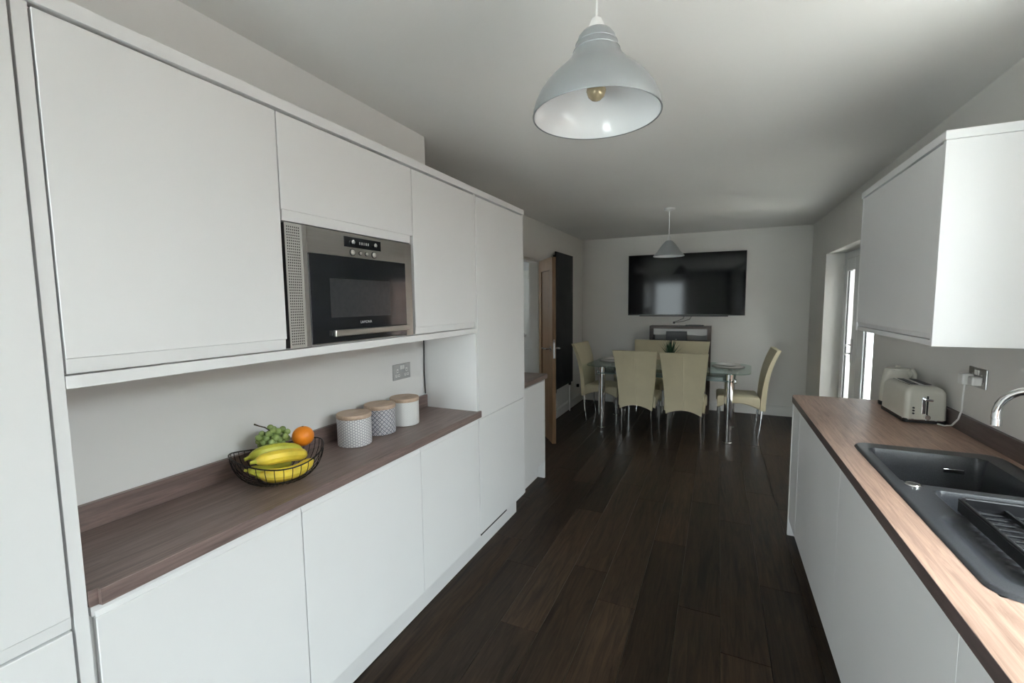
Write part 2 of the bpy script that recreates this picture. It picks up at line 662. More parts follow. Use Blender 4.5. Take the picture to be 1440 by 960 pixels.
# lining of the hall doorway
bm = B()
box(bm, XW - .11, XW + .004, DOR[0], DOR[0] + .025, 0, DOR[2])
box(bm, XW - .11, XW + .004, DOR[1] - .025, DOR[1], 0, DOR[2])
box(bm, XW - .11, XW + .004, DOR[0] + .025, DOR[1] - .025, DOR[2] - .022, DOR[2])
struct('trim_2', bm, 'trim', 'painted lining of the hall doorway')
bm = B()
box(bm, XW + .0005, XW + .016, DOR[0] - .06, DOR[0], 0, DOR[2] + .06)
box(bm, XW + .0005, XW + .016, DOR[0], DOR[1], DOR[2], DOR[2] + .06)
struct('trim_3', bm, 'wall', 'painted band round the hall doorway')

# ---- open oak door into the hall
hx, hy, ex, ey = -1.885, 4.80, -1.574, 4.385
dl = math.hypot(ex - hx, ey - hy)
d1 = thing('door_1', 'open oak panelled door with chrome lever handle', None, (hx, hy, 0), math.atan2(ey - hy, ex - hx), kind='structure')
DT, DH = .040, 1.99
# local x along the leaf from the hinge, local y = +thickness away from the kitchen
bm = B()
for a in ((0, .095), (dl - .095, dl)):
    box(bm, a[0], a[1], 0, DT, .008, DH, .002)
mk('stile', bm, 'oak', d1, world=False)
bm = B()
for a in ((.008, .20), (1.86, DH)):
    box(bm, .0955, dl - .0955, .0005, DT - .0005, a[0], a[1], .002)
mk('rail', bm, 'oak', d1, world=False)
n = 5
pwid = (dl - .191) / n
for i in range(n):
    mk('panel', boxm(.0955 + i * pwid + .001, .0955 + (i + 1) * pwid - .001, .012, DT - .012, .2005, 1.8595, .003), 'oak', d1, world=False)
hd = mk('door_handle', lathe(lathe(B(), [(.0, -.006), (.026, -.006), (.026, -.0005), (.0, -.0005)], 20, (dl - .055, 0, 1.03), 'y', cap=False), [(.0, DT + .0005), (.026, DT + .0005), (.026, DT + .006), (0, DT + .006)], 20, (dl - .055, 0, 1.03), 'y', cap=False), 'chrome', d1, world=False, label='chrome lever handle')
for s in (-1, 1):
    y0 = -.004 if s < 0 else DT + .004
    bm = B()
    tube(bm, [(dl - .055, y0, 1.03), (dl - .055, y0 + s * .05, 1.03), (dl - .065, y0 + s * .06, 1.03), (dl - .085, y0 + s * .062, 1.03), (dl - .165, y0 + s * .06, 1.028)], [.009, .009, .0095, .009, .007], 10)
    mk('lever', bm, 'chrome', hd, world=False)
mk('latch_plate', boxm(dl, dl + .0012, .009, DT - .009, .93, 1.13), 'chrome', d1, world=False)

# white panelled door at the end of the hall
d3 = thing('door_3', 'white panelled door at the end of the hall', None, (-2.5, 5.97, 0), kind='structure')
mk('leaf', boxm(-2.78, -2.12, 5.962, 5.997, .01, 1.98, .002), 'trim', d3)
for i in range(2):
    for z0, z1 in ((.2, .85), (1.0, 1.85)):
        mk('panel', boxm(-2.69 + i * .29, -2.48 + i * .29, 5.950, 5.9615, z0, z1, .005), 'trim', d3)
mk('knob', sphere(B(), (-2.555, 5.915, 1.05), .028), 'satin', d3)


# ---- windows that light the kitchen (outside the picture) and the glazed doors
def window_x(name, W, x0, label):
    r = thing(name, label, None, (x0, (W[0] + W[1]) / 2, W[2]), kind='structure')
    bm = B()
    f = .06
    ym = (W[0] + W[1]) / 2
    for a in ((W[0], W[0] + f, W[2], W[3]), (W[1] - f, W[1], W[2], W[3]), (ym - f / 2, ym + f / 2, W[2] + f, W[3] - f), (W[0] + f, W[1] - f, W[2], W[2] + f), (W[0] + f, W[1] - f, W[3] - f, W[3])):
        box(bm, x0, x0 + .06, *a)
    mk('window_frame', bm, 'upvc', r, smooth=False)
    for a in ((W[0] + f, ym - f / 2), (ym + f / 2, W[1] - f)):
        mk('pane', boxm(x0 + .027, x0 + .033, a[0], a[1], W[2] + f, W[3] - f), 'glass', r, smooth=False)


window_x('window_1', W1, XR + .15, 'white window over the sink')
r = thing('window_2', 'white window behind the camera', None, (0, YR - .2, W2[2]), kind='structure')
bm = B()
f = .06
xm = (W2[0] + W2[1]) / 2
for a in ((W2[0], W2[0] + f, W2[2], W2[3]), (W2[1] - f, W2[1], W2[2], W2[3]), (W2[0] + f, W2[1] - f, W2[2], W2[2] + f), (W2[0] + f, W2[1] - f, W2[3] - f, W2[3])):
    box(bm, a[0], a[1], YR - .22, YR - .16, a[2], a[3])
mk('window_frame', bm, 'upvc', r, smooth=False)
for a in ((W2[0] + f, W2[1] - f),):
    mk('pane', boxm(a[0], a[1], YR - .193, YR - .187, W2[2] + f, W2[3] - f), 'glass', r, smooth=False)

d2 = thing('door_2', 'white glazed double doors to the garden', None, (1.25, PAT[1], 0), kind='structure')
bm = B()
PX = 1.215
box(bm, PX, PX + .07, PAT[1] - .07, PAT[1] - .001, 0, PAT[2] - .001)
box(bm, PX, PX + .07, PAT[0] + .001, PAT[0] + .07, 0, PAT[2] - .001)
box(bm, PX, PX + .07, PAT[0] + .07, PAT[1] - .07, PAT[2] - .07, PAT[2] - .001)
box(bm, PX, PX + .07, PAT[0] + .07, PAT[1] - .07, 0, .05)
mk('door_frame', bm, 'upvc', d2, smooth=False)
mid = 5.20
for (a, b_) in ((mid + .002, PAT[1] - .072), (PAT[0] + .072, mid - .002)):
    bm = B()
    s0 = .19                      # stile nearer the camera is the wide lock stile
    st = .105 if a > 5 else .20
    box(bm, PX - .012, PX + .05, b_ - st, b_, .055, PAT[2] - .075, .006)
    box(bm, PX - .012, PX + .05, a, a + s0, .055, PAT[2] - .075, .006)
    box(bm, PX - .012, PX + .05, a + s0, b_ - st, .055, .24, .006)
    box(bm, PX - .012, PX + .05, a + s0, b_ - st, PAT[2] - .20, PAT[2] - .075, .006)
    lf = mk('door_leaf', bm, 'upvc', d2)
    mk('pane', boxm(PX + .012, PX + .018, a + s0, b_ - st, .24, PAT[2] - .20), 'glass', lf, smooth=False)
    bm = B()
    for q in ((a + s0, a + s0 + .012, .24, PAT[2] - .2), (b_ - st - .012, b_ - st, .24, PAT[2] - .2)):
        box(bm, PX + .001, PX + .011, *q)
    mk('gasket', bm, 'black', lf, smooth=False)
    if a > 5:
        hh = mk('door_handle', boxm(PX - .024, PX - .0125, a + .115, a + .155, .90, 1.13, .003), 'satin', lf, label='satin metal lever plate')
        bm = B()
        for z in (1.07, .985):
            tube(bm, [(PX - .02, a + .135, z), (PX - .060, a + .135, z), (PX - .071, a + .127, z), (PX - .073, a + .02, z)], .0095, 8)
        mk('lever', bm, 'chrome', lf)
for z in (.35, 1.12, 1.78):
    mk('hinge', lathe(B(), [(.011, z), (.011, z + .09)], 10, (PX - .014, PAT[1] - .071, 0)), 'white', d2)

# ------------------------------------------------------------------ left run of kitchen units
def slab(x_front, t, y0, y1, z0, z1, bev=.0015):
    return boxm(x_front - t, x_front, y0, y1, z0, z1, bev)


def lip(xf, y0, y1, z_in, z_out, depth=.004, t=.018):
    """angled finger-pull along a door edge: face slopes back from z_in to z_out"""
    bm = B()
    poly = [(xf - .0012, z_in), (xf - depth, z_out), (xf - t, z_out), (xf - t, z_in)]
    a = [bm.verts.new((px, y0, pz)) for px, pz in poly]
    b_ = [bm.verts.new((px, y1, pz)) for px, pz in poly]
    bm.faces.new(a)
    bm.faces.new(list(reversed(b_)))
    for i in range(4):
        j = (i + 1) % 4
        bm.faces.new((a[i], a[j], b_[j], b_[i]))
    return bm


XC = XL - .0195  # front of carcasses
# tall unit at the left edge of the picture
c = thing('tall_cabinet', 'white tall handleless cabinet at the left edge of the photo', 'cabinet', (-1.4, .1, 0))
mk('body', boxm(XK + .002, XC, -.25, .408, .12, 2.116), 'carcass', c, smooth=False)
dd = mk('door', slab(XL, .018, -.24, .4055, .872, 2.110), 'cab', c)
mk('finger_pull', lip(XL, -.24, .4055, .8715, .845), 'cab', dd, smooth=False)
mk('door', slab(XL, .018, -.24, .4055, .16, .840), 'cab', c)
mk('end_panel', boxm(XK + .002, XL - .002, .4105, .4345, .001, 2.116, .001), 'cab', c)
mk('kickboard', boxm(-1.32, -1.303, -.25, .4095, .001, .15), 'cab', c, smooth=False)

# three wall units
c = thing('wall_cabinet', 'white handleless wall cabinet left of the microwave, above the fruit basket', 'cabinet', (-1.4, .7, 1.385))
mk('body', boxm(XK + .002, XC, .4355, .966, 1.385, 2.116), 'carcass', c, smooth=False)
dd = mk('door', slab(XL, .018, .4385, .9615, 1.4195, 2.110), 'cab', c)
mk('finger_pull', lip(XL, .4385, .9580, 1.419, 1.388), 'cab', dd, smooth=False)

c = thing('microwave_housing', 'white cabinet with a lift-up flap over the built-in microwave', 'cabinet', (-1.4, 1.29, 1.385))
bm = B()
box(bm, XK + .002, XC, .967, 1.6155, 1.80, 2.116)
box(bm, XK + .002, XC, .967, .969, 1.387, 1.7995)
box(bm, XK + .002, XC, 1.6125, 1.6155, 1.387, 1.7995)
box(bm, XK + .002, XC, .967, 1.6155, 1.385, 1.387)
mk('body', bm, 'carcass', c, smooth=False)
dd = mk('flap_door', slab(XL, .018, .9655, 1.6135, 1.8215, 2.110), 'cab', c)
mk('finger_pull', lip(XL, .9690, 1.5975, 1.821, 1.788), 'cab', dd, smooth=False)

c = thing('wall_cabinet', 'white handleless wall cabinet between the microwave and the tall unit', 'cabinet', (-1.4, 1.9, 1.385))
mk('body', boxm(XK + .002, XC, 1.6165, 2.1575, 1.385, 2.116), 'carcass', c, smooth=False)
dd = mk('door', slab(XL, .018, 1.6175, 2.1545, 1.4195, 2.110), 'cab', c)
mk('finger_pull', lip(XL, 1.6175, 2.1500, 1.419, 1.390), 'cab', dd, smooth=False)

solo('light_pelmet', boxm(XL - .030, XL - .001, .4355, 2.1575, 1.356, 1.3835, .001), 'cab', 'white pelmet rail along the bottom of the wall cabinets', 'pelmet', (-1.24, 1.29, 1.356))
solo('cornice', boxm(XL - .36, XL + .004, -.25, 2.841, 2.1185, 2.151, .001), 'cab', 'white cornice board along the top of the left units', 'cornice', (-1.4, 1.3, 2.1185))

# ---- microwave
YM0, YM1, ZM0, ZM1 = .9705, 1.5960, 1.388, 1.783
c = thing('microwave', 'built-in steel microwave oven with black glass door', 'microwave', (-1.24, 1.285, ZM0))
XF = XL + .002
bm = B()
gy0, gy1, gz0, gz1 = 1.054, 1.551, 1.393, 1.6975
box(bm, XF - .02, XF, gy1 + .001, YM1, ZM0, ZM1, .001)
box(bm, XF - .02, XF, 1.033, gy0 - .001, ZM0, ZM1, .001)
box(bm, XF - .02, XF, gy0 - .001, gy1 + .001, gz1 + .001, ZM1)
box(bm, XF - .40 + .07, XF - .021, YM0 + .003, YM1 - .003, ZM0, ZM1 - .004)
mk('fascia', bm, 'steel', c, smooth=False)
# perforated vent strip at the left
nc, nr = 7, 44
vy0, vy1, vz0, vz1 = YM0, 1.032, ZM0, ZM1
bm = B()


def cells(a, b_, n, frac, m0):
    out = [(a, a + m0)]
    st = (b_ - a - 2 * m0) / n
    for i in range(n):
        s0 = a + m0 + i * st
        out.append((s0, s0 + st * (1 - frac) / 2))
        out.append((s0 + st * (1 - frac) / 2, s0 + st * (1 + frac) / 2, 'h'))
        out.append((s0 + st * (1 + frac) / 2, s0 + st))
    out.append((b_ - m0, b_))
    return out


for cy in cells(vy0, vy1, nc, .52, .006):
    for cz in cells(vz0, vz1, nr, .52, .008):
        if len(cy) == 3 and len(cz) == 3:
            continue
        v = [bm.verts.new((XF, y_, z_)) for y_, z_ in ((cy[0], cz[0]), (cy[1], cz[0]), (cy[1], cz[1]), (cy[0], cz[1]))]
        bm.faces.new(v)
bmesh.ops.remove_doubles(bm, verts=bm.verts, dist=1e-5)
vg = mk('vent_grille', bm, 'steel_lt', c, smooth=False, label='pale steel strip of square vent holes')
mk('vent_backing', boxm(XF - .02, XF - .004, vy0 + .001, vy1 - .001, vz0 + .001, vz1 - .001), 'black', vg, smooth=False)
dd = mk('glass_door', boxm(XF - .019, XF + .002, gy0, gy1, gz0, gz1, .002), 'ovenglass', c, label='black glass door')
mk('door_window', boxm(XF + .0022, XF + .0028, 1.137, 1.447, 1.480, 1.617), 'ovenwin', dd, smooth=False)
mk('handle', boxm(XF + .0022, XF + .020, 1.140, 1.549, 1.413, 1.436, .003), 'steel', dd, label='flat steel bar handle')
text_mesh('LAMONA', .0145, 'grey_txt', dd, Matrix.Translation((XF + .0024, 1.306, 1.459)) @ Matrix(((0, 0, 1, 0), (1, 0, 0, 0), (0, 1, 0, 0), (0, 0, 0, 1))))
dp = mk('display', boxm(XF + .0003, XF + .0020, 1.211, 1.402, 1.7335, 1.7705, .0005), 'ovenglass', c)
for y_ in (1.250, 1.366):
    mk('dial', lathe(B(), [(.0085, 0), (.0085, .007), (.006, .009)], 16, (XF + .002, y_, 1.752), 'x'), 'chrome', dp)
mk('digits', (lambda b: ([box(b, XF + .0021, XF + .0025, 1.285 + i * .011, 1.291 + i * .011, 1.747, 1.757) for i in range(5)], b)[-1])(B()), M['satin'], dp, smooth=False)
for y_, r_ in ((1.250, .0125), (1.290, .0075), (1.322, .0075), (1.362, .0125)):
    bb = mk('button', lathe(B(), [(r_ * .8, 0), (r_ * .8, .005), (r_ * .5, .007)], 16, (XF + .0003, y_, 1.7155), 'x'), 'steel_lt', c)
    mk('button_ring', lathe(B(), [(r_ * .84, 0), (r_ * 1.05, 0), (r_ * 1.05, .003), (r_ * .84, .003), (r_ * .84, 0)], 16, (XF + .0003, y_, 1.7155), 'x', cap=False), 'dark', bb)

# ---- base units
for i, (y0, y1, lab) in enumerate(((.4395, .979, 'white handleless base cabinet under the fruit basket end of the worktop'),
                                   (.980, 1.6245, 'white handleless base cabinet under the patterned canisters'),
                                   (1.6255, 2.1585, 'white handleless base cabinet next to the tall unit, under the steel socket'))):
    c = thing('base_cabinet', lab, 'cabinet', (-1.4, (y0 + y1) / 2, 0))
    mk('body', boxm(XK + .002, XC, y0, y1, .15, .868), 'carcass', c, smooth=False)
    g = .0008
    dd = mk('door', slab(XL, .018, y0 + (.006 if i == 0 else g), y1 - g, .165, .843), 'cab', c)
    mk('finger_pull', lip(XL, y0 + (.006 if i == 0 else g), y1 - g, .8435, .8555), 'cab', dd, smooth=False)
    mk('front_rail', boxm(XL - .0190, XL - .005, y0, y1, .8475, .8705), 'cab', c, smooth=False)
    mk('kickboard', boxm(-1.318, -1.300, y0 - (.004 if i == 0 else .0004), y1 + .0004, .001, .15), 'cab', c, smooth=False)

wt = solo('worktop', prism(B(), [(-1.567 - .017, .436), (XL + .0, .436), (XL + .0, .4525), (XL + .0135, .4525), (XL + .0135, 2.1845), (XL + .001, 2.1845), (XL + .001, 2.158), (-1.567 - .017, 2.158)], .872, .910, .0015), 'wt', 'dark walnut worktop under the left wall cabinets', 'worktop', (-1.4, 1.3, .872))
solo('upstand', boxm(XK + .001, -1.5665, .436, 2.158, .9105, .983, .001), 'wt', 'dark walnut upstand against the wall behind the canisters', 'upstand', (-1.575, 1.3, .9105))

# ---- tall unit to the right of the alcove
c = thing('tall_cabinet', 'white tall two-door cabinet standing right of the worktop alcove', 'cabinet', (-1.5, 2.5, 0))
mk('side_panel', boxm(XW + .02, XL - .002, 2.1595, 2.1770, .16, 2.117, .001), 'cab', c)
mk('body', boxm(XW + .02, XC, 2.1775, 2.819, .15, 2.116), 'carcass', c, smooth=False)
mk('side_panel', boxm(XW + .02, XL, 2.8195, 2.8375, .16, 2.117, .001), 'cab', c)
mk('door', slab(XL, .018, 2.182, 2.8185, .860, 2.109), 'cab', c)
mk('door', slab(XL, .018, 2.182, 2.8185, .172, .8565), 'cab', c)
mk('vent_slot', boxm(XL - .018, XL - .004, 2.184, 2.535, .158, .1705), 'dark', c, smooth=False, label='dark ventilation slot at the foot')  # solid strip, the shade of the gap put into its dark colour
mk('bottom_rail', boxm(XL - .018, XL - .001, 2.5355, 2.8185, .158, .1705), 'cab', c, smooth=False)
mk('kickboard', boxm(-1.318, -1.300, 2.1600, 2.8365, .001, .157), 'cab', c, smooth=False)

# ---- low unit beyond it
c = thing('base_cabinet', 'low white base cabinet beyond the tall unit, beside the oak door', 'cabinet', (-1.6, 3.2, 0))
X2 = -1.333
mk('body', boxm(XW + .02, X2 - .0195, 2.84, 3.500, .15, .868), 'carcass', c, smooth=False)
mk('door', slab(X2, .018, 2.842, 3.4985, .15, .858), 'cab', c)
mk('end_panel', boxm(XW + .02, X2 + .001, 3.5005, 3.5205, .001, .8705, .001), 'cab', c)
mk('kickboard', boxm(X2 - .078, X2 - .062, 2.84, 3.4995, .001, .149), 'cab', c, smooth=False)
solo('worktop', boxm(XW + .02, X2 + .012, 2.8395, 3.56, .872, .910, .0015), 'wt', 'short dark worktop beyond the tall unit, by the oak door', 'worktop', (-1.6, 3.2, .872))

# ------------------------------------------------------------------ right run
XD = .4495
for y0, y1, lab in ((.35, 1.1135, 'grey-white base cabinet nearest the camera, under the sink drainer'),
                    (1.1145, 2.0595, 'grey-white base cabinet door under the black sink'),
                    (2.0605, 3.0, 'grey-white base cabinet door below the toaster')):
    c = thing('base_cabinet', lab, 'cabinet', (.75, (y0 + y1) / 2, 0))
    mk('body', boxm(XD + .0195, XR - .03, y0, y1, .11, .70), 'carcass', c, smooth=False)
    mk('door', boxm(XD, XD + .018, y0 + .0002, y1 - .0002, .112, .868, .0006), 'cab', c)
    mk('kickboard', boxm(XD + .06, XD + .078, y0, y1, .001, .109), 'cab', c, smooth=False)
c = thing('end_panel', 'white end panel and filler at the far end of the sink run', 'panel', (.75, 3.2, 0))
mk('panel', boxm(.4455, XR - .018, 3.2480, 3.2680, .001, .8705, .001), 'cab', c)
mk('filler', boxm(XD - .001, XD + .020, 3.0015, 3.2475, .112, .868, .001), 'cab', c)
mk('kickboard', boxm(XD + .06, XD + .078, 3.0005, 3.2475, .001, .109), 'cab', c, smooth=False)

# worktop with a cut-out for the sink bowls
SX0, SX1, SY0, SY1 = .532, 1.000, 1.195, 2.300
bm = B()
XE = XR - .002
YE = 3.345
box(bm, .446, SX0 + .012, .35, 2.288, .872, .910)
box(bm, SX1 - .012, XE, .35, 2.288, .872, .910)
box(bm, SX0 + .012, SX1 - .012, .35, SY0 + .012, .872, .910)
prism(bm, [(.446, 2.288), (XE, 2.288), (XE, YE), (.50, YE), (.466, YE - .006), (.450, YE - .03), (.446, YE - .055)], .872, .910)
bmesh.ops.remove_doubles(bm, verts=bm.verts, dist=1e-5)
wr = thing('worktop', 'brown wood-effect worktop holding the black sink', 'worktop', (.75, 2.0, .872))
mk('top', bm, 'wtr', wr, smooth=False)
epts = [(.446, .35), (.446, YE - .055), (.450, YE - .03), (.466, YE - .006), (.50, YE), (XE, YE)]
eout = [(.4448, .35), (.4448, YE - .0553), (.4489, YE - .0307), (.4654, YE - .0073), (.4999, YE + .0012), (XE, YE + .0012)]
bm = B()
pl, ph, ol, oh = [[bm.verts.new((px, py, pz)) for px, py in arr] for arr, pz in ((epts, .8722), (epts, .9095), (eout, .8722), (eout, .9095))]
for i in range(5):
    bm.faces.new((ol[i], ol[i + 1], oh[i + 1], oh[i]))
    bm.faces.new((oh[i], oh[i + 1], ph[i + 1], ph[i]))
    bm.faces.new((pl[i], pl[i + 1], ol[i + 1], ol[i]))
    bm.faces.new((ph[i], ph[i + 1], pl[i + 1], pl[i]))
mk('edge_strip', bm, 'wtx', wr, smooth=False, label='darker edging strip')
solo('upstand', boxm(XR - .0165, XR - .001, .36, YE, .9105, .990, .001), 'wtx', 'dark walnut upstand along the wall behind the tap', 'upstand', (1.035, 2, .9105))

# ---- sink: height field with main bowl, half bowl and ribbed drainer
def sstep(a, b_, t):
    t = max(0.0, min(1.0, (t - a) / (b_ - a)))
    return t * t * (3 - 2 * t)


def rrect(px, py, x0, x1, y0, y1, r):
    cx_, cy_ = (x0 + x1) / 2, (y0 + y1) / 2
    qx, qy = abs(px - cx_) - (x1 - x0) / 2 + r, abs(py - cy_) - (y1 - y0) / 2 + r
    return math.hypot(max(qx, 0), max(qy, 0)) + min(max(qx, qy), 0) - r


def sink_z(px, py):
    z = .9185
    d = rrect(px, py, SX0, SX1, SY0, SY1, .06)
    z -= .0075 * sstep(-.007, 0, d)                       # rolled outer lip
    dr = rrect(px, py, SX0 + .036, SX1 - .06, SY0 + .05, 1.60, .05)
    k = 1 - sstep(-.03, 0, dr)
    z -= .010 * k
    if py < 1.56 and .62 < px < .92:
        z += .0035 * k * max(0, math.sin((py - 1.25) * 2 * PI / .034)) * sstep(.60, .64, px)
    z -= .18 * (1 - sstep(-.022, .0, rrect(px, py, .573, .925, 1.838, 2.222, .028)))
    z -= .12 * (1 - sstep(-.022, .0, rrect(px, py, .632, .925, 1.600, 1.798, .03)))
    return z


bm = B()
NX, NY = 96, 216
grid = []
for i in range(NX + 1):
    rowv = []
    for j in range(NY + 1):
        px = SX0 + (SX1 - SX0) * i / NX
        py = SY0 + (SY1 - SY0) * j / NY
        d = rrect(px, py, SX0, SX1, SY0, SY1, .06)
        if d > 0:
            cx_ = min(max(px, SX0 + .06), SX1 - .06)
            cy_ = min(max(py, SY0 + .06), SY1 - .06)
            v = Vector((px - cx_, py - cy_)).normalized() * .06
            px, py = cx_ + v.x, cy_ + v.y
        rowv.append(bm.verts.new((px, py, sink_z(px, py))))
    grid.append(rowv)
for i in range(NX):
    for j in range(NY):
        bm.faces.new((grid[i][j], grid[i + 1][j], grid[i + 1][j + 1], grid[i][j + 1]))
sk = thing('sink', 'black composite one and a half bowl sink with ribbed drainer', 'sink', (.77, 1.75, .91))
so = mk('basin', bm, 'sink', sk)
for p in so.data.polygons:
    p.use_smooth = True
wk = mk('waste_control', lathe(B(), [(.0215, .9185), (.0215, .923), (.019, .9262), (.012, .9275)], 24, (.590, 1.812, 0)), 'chrome', sk, label='chrome waste control knob')
mk('waste', lathe(B(), [(.042, .7387), (.042, .741), (.03, .742)], 24, (.75, 2.03, 0)), 'chrome', sk)
mk('overflow', boxm(.80, .86, 2.190, 2.193, .86, .875, .001), 'chrome', sk)

# drainer basket lying over the half bowl
c = thing('drainer_tray', 'black plastic strainer tray resting on the sink drainer', 'tray', (.77, 1.5, .915))
bm = B()
tx0, tx1, ty0, ty1, tzt, tzb = .640, .935, 1.26, 1.652, .953, .9150
wl = .0045
for (a0, a1, b0, b1) in ((tx0, tx0 + wl, ty0, ty1), (tx1 - wl, tx1, ty0, ty1), (tx0 + wl, tx1 - wl, ty0, ty0 + wl), (tx0 + wl, tx1 - wl, ty1 - wl, ty1)):
    box(bm, a0, a1, b0, b1, tzb, tzt, .0012)
mk('wall', bm, 'tray', c)
mk('rim', tube(B(), [(tx0 + .015, ty0, tzt), (tx1 - .015, ty0, tzt), (tx1, ty0 + .015, tzt), (tx1, ty1 - .015, tzt), (tx1 - .015, ty1, tzt), (tx0 + .015, ty1, tzt), (tx0, ty1 - .015, tzt), (tx0, ty0 + .015, tzt)], .0050, 8, closed=True), 'tray', c)
for k in range(12):
    yy = ty0 + .022 + k * .0317
    mk('slat', boxm(tx0 + wl, tx1 - wl, yy, yy + .013, tzb + .004, tzb + .010, .0015), 'tray', c)
for xx in (.735, .84):
    mk('rib', boxm(xx, xx + .008, ty0 + wl, ty1 - wl, tzb + .0105, tzb + .022, .0015), 'tray', c)

# ---- mixer tap
c = thing('mixer_tap', 'chrome swan-neck mixer tap over the black sink', 'tap', (.965, 1.86, .918))
mk('base', lathe(B(), [(.027, .9187), (.027, .925), (.021, .932), (.0205, 1.02), (.018, 1.03), (.0145, 1.035)], 28, (.965, 1.86, 0)), 'chrome', c)
pts = [(.965, 1.86, 1.03), (.965, 1.86, 1.14)]
ax, ay = .829 - .965, 1.945 - 1.86
R_ = .5
for k in range(0, 15):
    t = k / 14 * PI * 1.02
    pts.append((.965 + ax * R_ * (1 - math.cos(t)), 1.86 + ay * R_ * (1 - math.cos(t)), 1.145 + .092 * math.sin(t)))
pts.append((.965 + ax * .985, 1.86 + ay * .985, 1.126))
mk('spout', tube(B(), pts, .0125, 14), 'chrome', c)
mk('aerator', lathe(B(), [(.0137, 1.112), (.0137, 1.132)], 20, (.965 + ax * .985, 1.86 + ay * .985, 0)), 'chrome', c)
mk('lever', tube(B(), [(.965, 1.842, .985), (.965, 1.815, .990), (.962, 1.75, 1.012)], [.010, .008, .006], 10), 'chrome', c)

# ---- wall cabinet on the right
c = thing('wall_cabinet', 'white wall cabinet with bright end panel, above the toaster', 'cabinet', (.88, 2.65, 1.347))
WX = .7205
mk('body', boxm(WX + .020, XR - .001, 2.1575, 3.1310, 1.372, 2.083), 'carcass', c, smooth=False)
mk('end_panel', boxm(WX + .0, XR - .001, 2.138, 2.1570, 1.347, 2.0855, .001), 'cab', c)
mk('end_panel', boxm(WX + .0, XR - .001, 3.1315, 3.1500, 1.347, 2.0855, .001), 'cab', c)
dd = mk('door', boxm(WX + .001, WX + .019, 2.1590, 3.1300, 1.392, 2.080, .0015), 'cab', c)
bm = lip(0, 2.1590, 3.1300, 1.3915, 1.372, .008)
for v in bm.verts:
    v.co.x = WX + .001 - v.co.x
mk('finger_pull', bm, 'cab', dd, smooth=False)
mk('pelmet', boxm(WX + .004, WX + .03, 2.1575, 3.1310, 1.348, 1.3685, .001), 'cab', c)
mk('cornice', boxm(WX - .004, XR - .001, 2.132, 3.156, 2.086, 2.118, .001), 'cab', c)


# ------------------------------------------------------------------ sockets
def socket_plate(name, label, m, centre, face, plugs):
    """UK double socket; face +1 looks along +x, -1 along -x"""
    x0, yc, zc = centre
    c = thing(name, label, 'socket', (x0, yc, zc))
    s = face

    def bx(xa, xb, y0, y1, z0, z1, bev=0):
        return boxm(min(x0 + s * xa, x0 + s * xb), max(x0 + s * xa, x0 + s * xb), yc + y0, yc + y1, zc + z0, zc + z1, bev)
    mk('plate', bx(.0005, .006, -.0735, .0735, -.043, .043, .002), m, c)
    for dy in (-.038, .038):
        yd = dy
        bm = B()
        for q in ((-.004, .004, .004, .018), (-.015, -.007, -.020, -.012), (.007, .015, -.020, -.012)):
            bmx = bx(.0062, .0070, yd + q[0] - .003, yd + q[1] + .003, q[2] - .003 - .004, q[3] + .003 - .004)
            bm.from_mesh(mesh_of(bmx))
        ins = mk('insert', bm, 'white', c, smooth=False)
        bm = B()
        for q in ((-.002, .002, .004, .012), (-.013, -.008, -.018, -.014), (.008, .013, -.018, -.014)):
            bm.from_mesh(mesh_of(bx(.0071, .0074, yd + q[0], yd + q[1], q[2] - .003, q[3] - .003)))
        mk('pin_hole', bm, 'black', ins, smooth=False)
        sw = .010 if dy > 0 else -.010
        mk('rocker_switch', bx(.0062, .0095, sw - .008, sw + .008, .012, .034, .0015), 'white', c)
    return c


def mesh_of(bm):
    me = bpy.data.meshes.new('tmp')
    bm.to_mesh(me)
    bm.free()
    return me


socket_plate('double_socket', 'brushed metal double socket on the wall above the canisters', 'satin', (XK, 1.946, 1.153), 1, 0)
sk2 = socket_plate('double_socket', 'chrome double socket on the wall beside the toaster', 'satin', (XR, 2.605, 1.175), -1, 1)
c = thing('plug', 'white plug with looping cord in the socket behind the toaster', 'plug', (XR - .02, 2.645, 1.16))
mk('plug_body', boxm(XR - .048, XR - .0082, 2.62, 2.668, 1.138, 1.188, .006), 'white', c)
mk('cord', tube(B(), [(XR - .03, 2.644, 1.137), (XR - .032, 2.644, 1.09), (XR - .03, 2.65, 1.02), (XR - .030, 2.675, .97), (XR - .036, 2.715, .930), (XR - .048, 2.752, .9165), (XR - .062, 2.785, .9150)], .0038, 8), 'white', c)
mk('plug_body', boxm(XR - .044, XR - .0082, 2.548, 2.59, 1.146, 1.184, .006), 'white', c)

solo('cable', tube(B(), [(-1.577, 2.148, 1.375), (-1.5765, 2.149, 1.25), (-1.578, 2.147, 1.12), (-1.575, 2.150, .990)], .0038, 8), 'black', 'thin dark cable down the corner of the alcove', 'cable', (-1.575, 2.15, .99))
bpy.context.view_layer.update()

# ------------------------------------------------------------------ canisters
def canister(x, y, pat, lab):
    c = thing('canister', lab, 'canister', (x, y, .9105), group='patterned storage canisters')
    body = mk('jar', lathe(B(), [(.066, 0), (.072, .003), (.0725, .012), (.0725, .118), (.0715, .121), (.066, .1215)], 48), pat, c, world=False)
    mk('lid', lathe(B(), [(.060, .1218), (.0735, .1218), (.0742, .124), (.0742, .137), (.0725, .1395), (.02, .14)], 48), 'lid', c, world=False)
    return c


canister(-1.447, 1.447, 'pat1', 'canister with grey hexagon print, nearest the fruit basket')
canister(-1.462, 1.628, 'pat2', 'canister with bold navy interlaced print, middle of the three')
canister(-1.452, 1.800, 'pat3', 'palest finely dotted canister, furthest from the fruit basket')

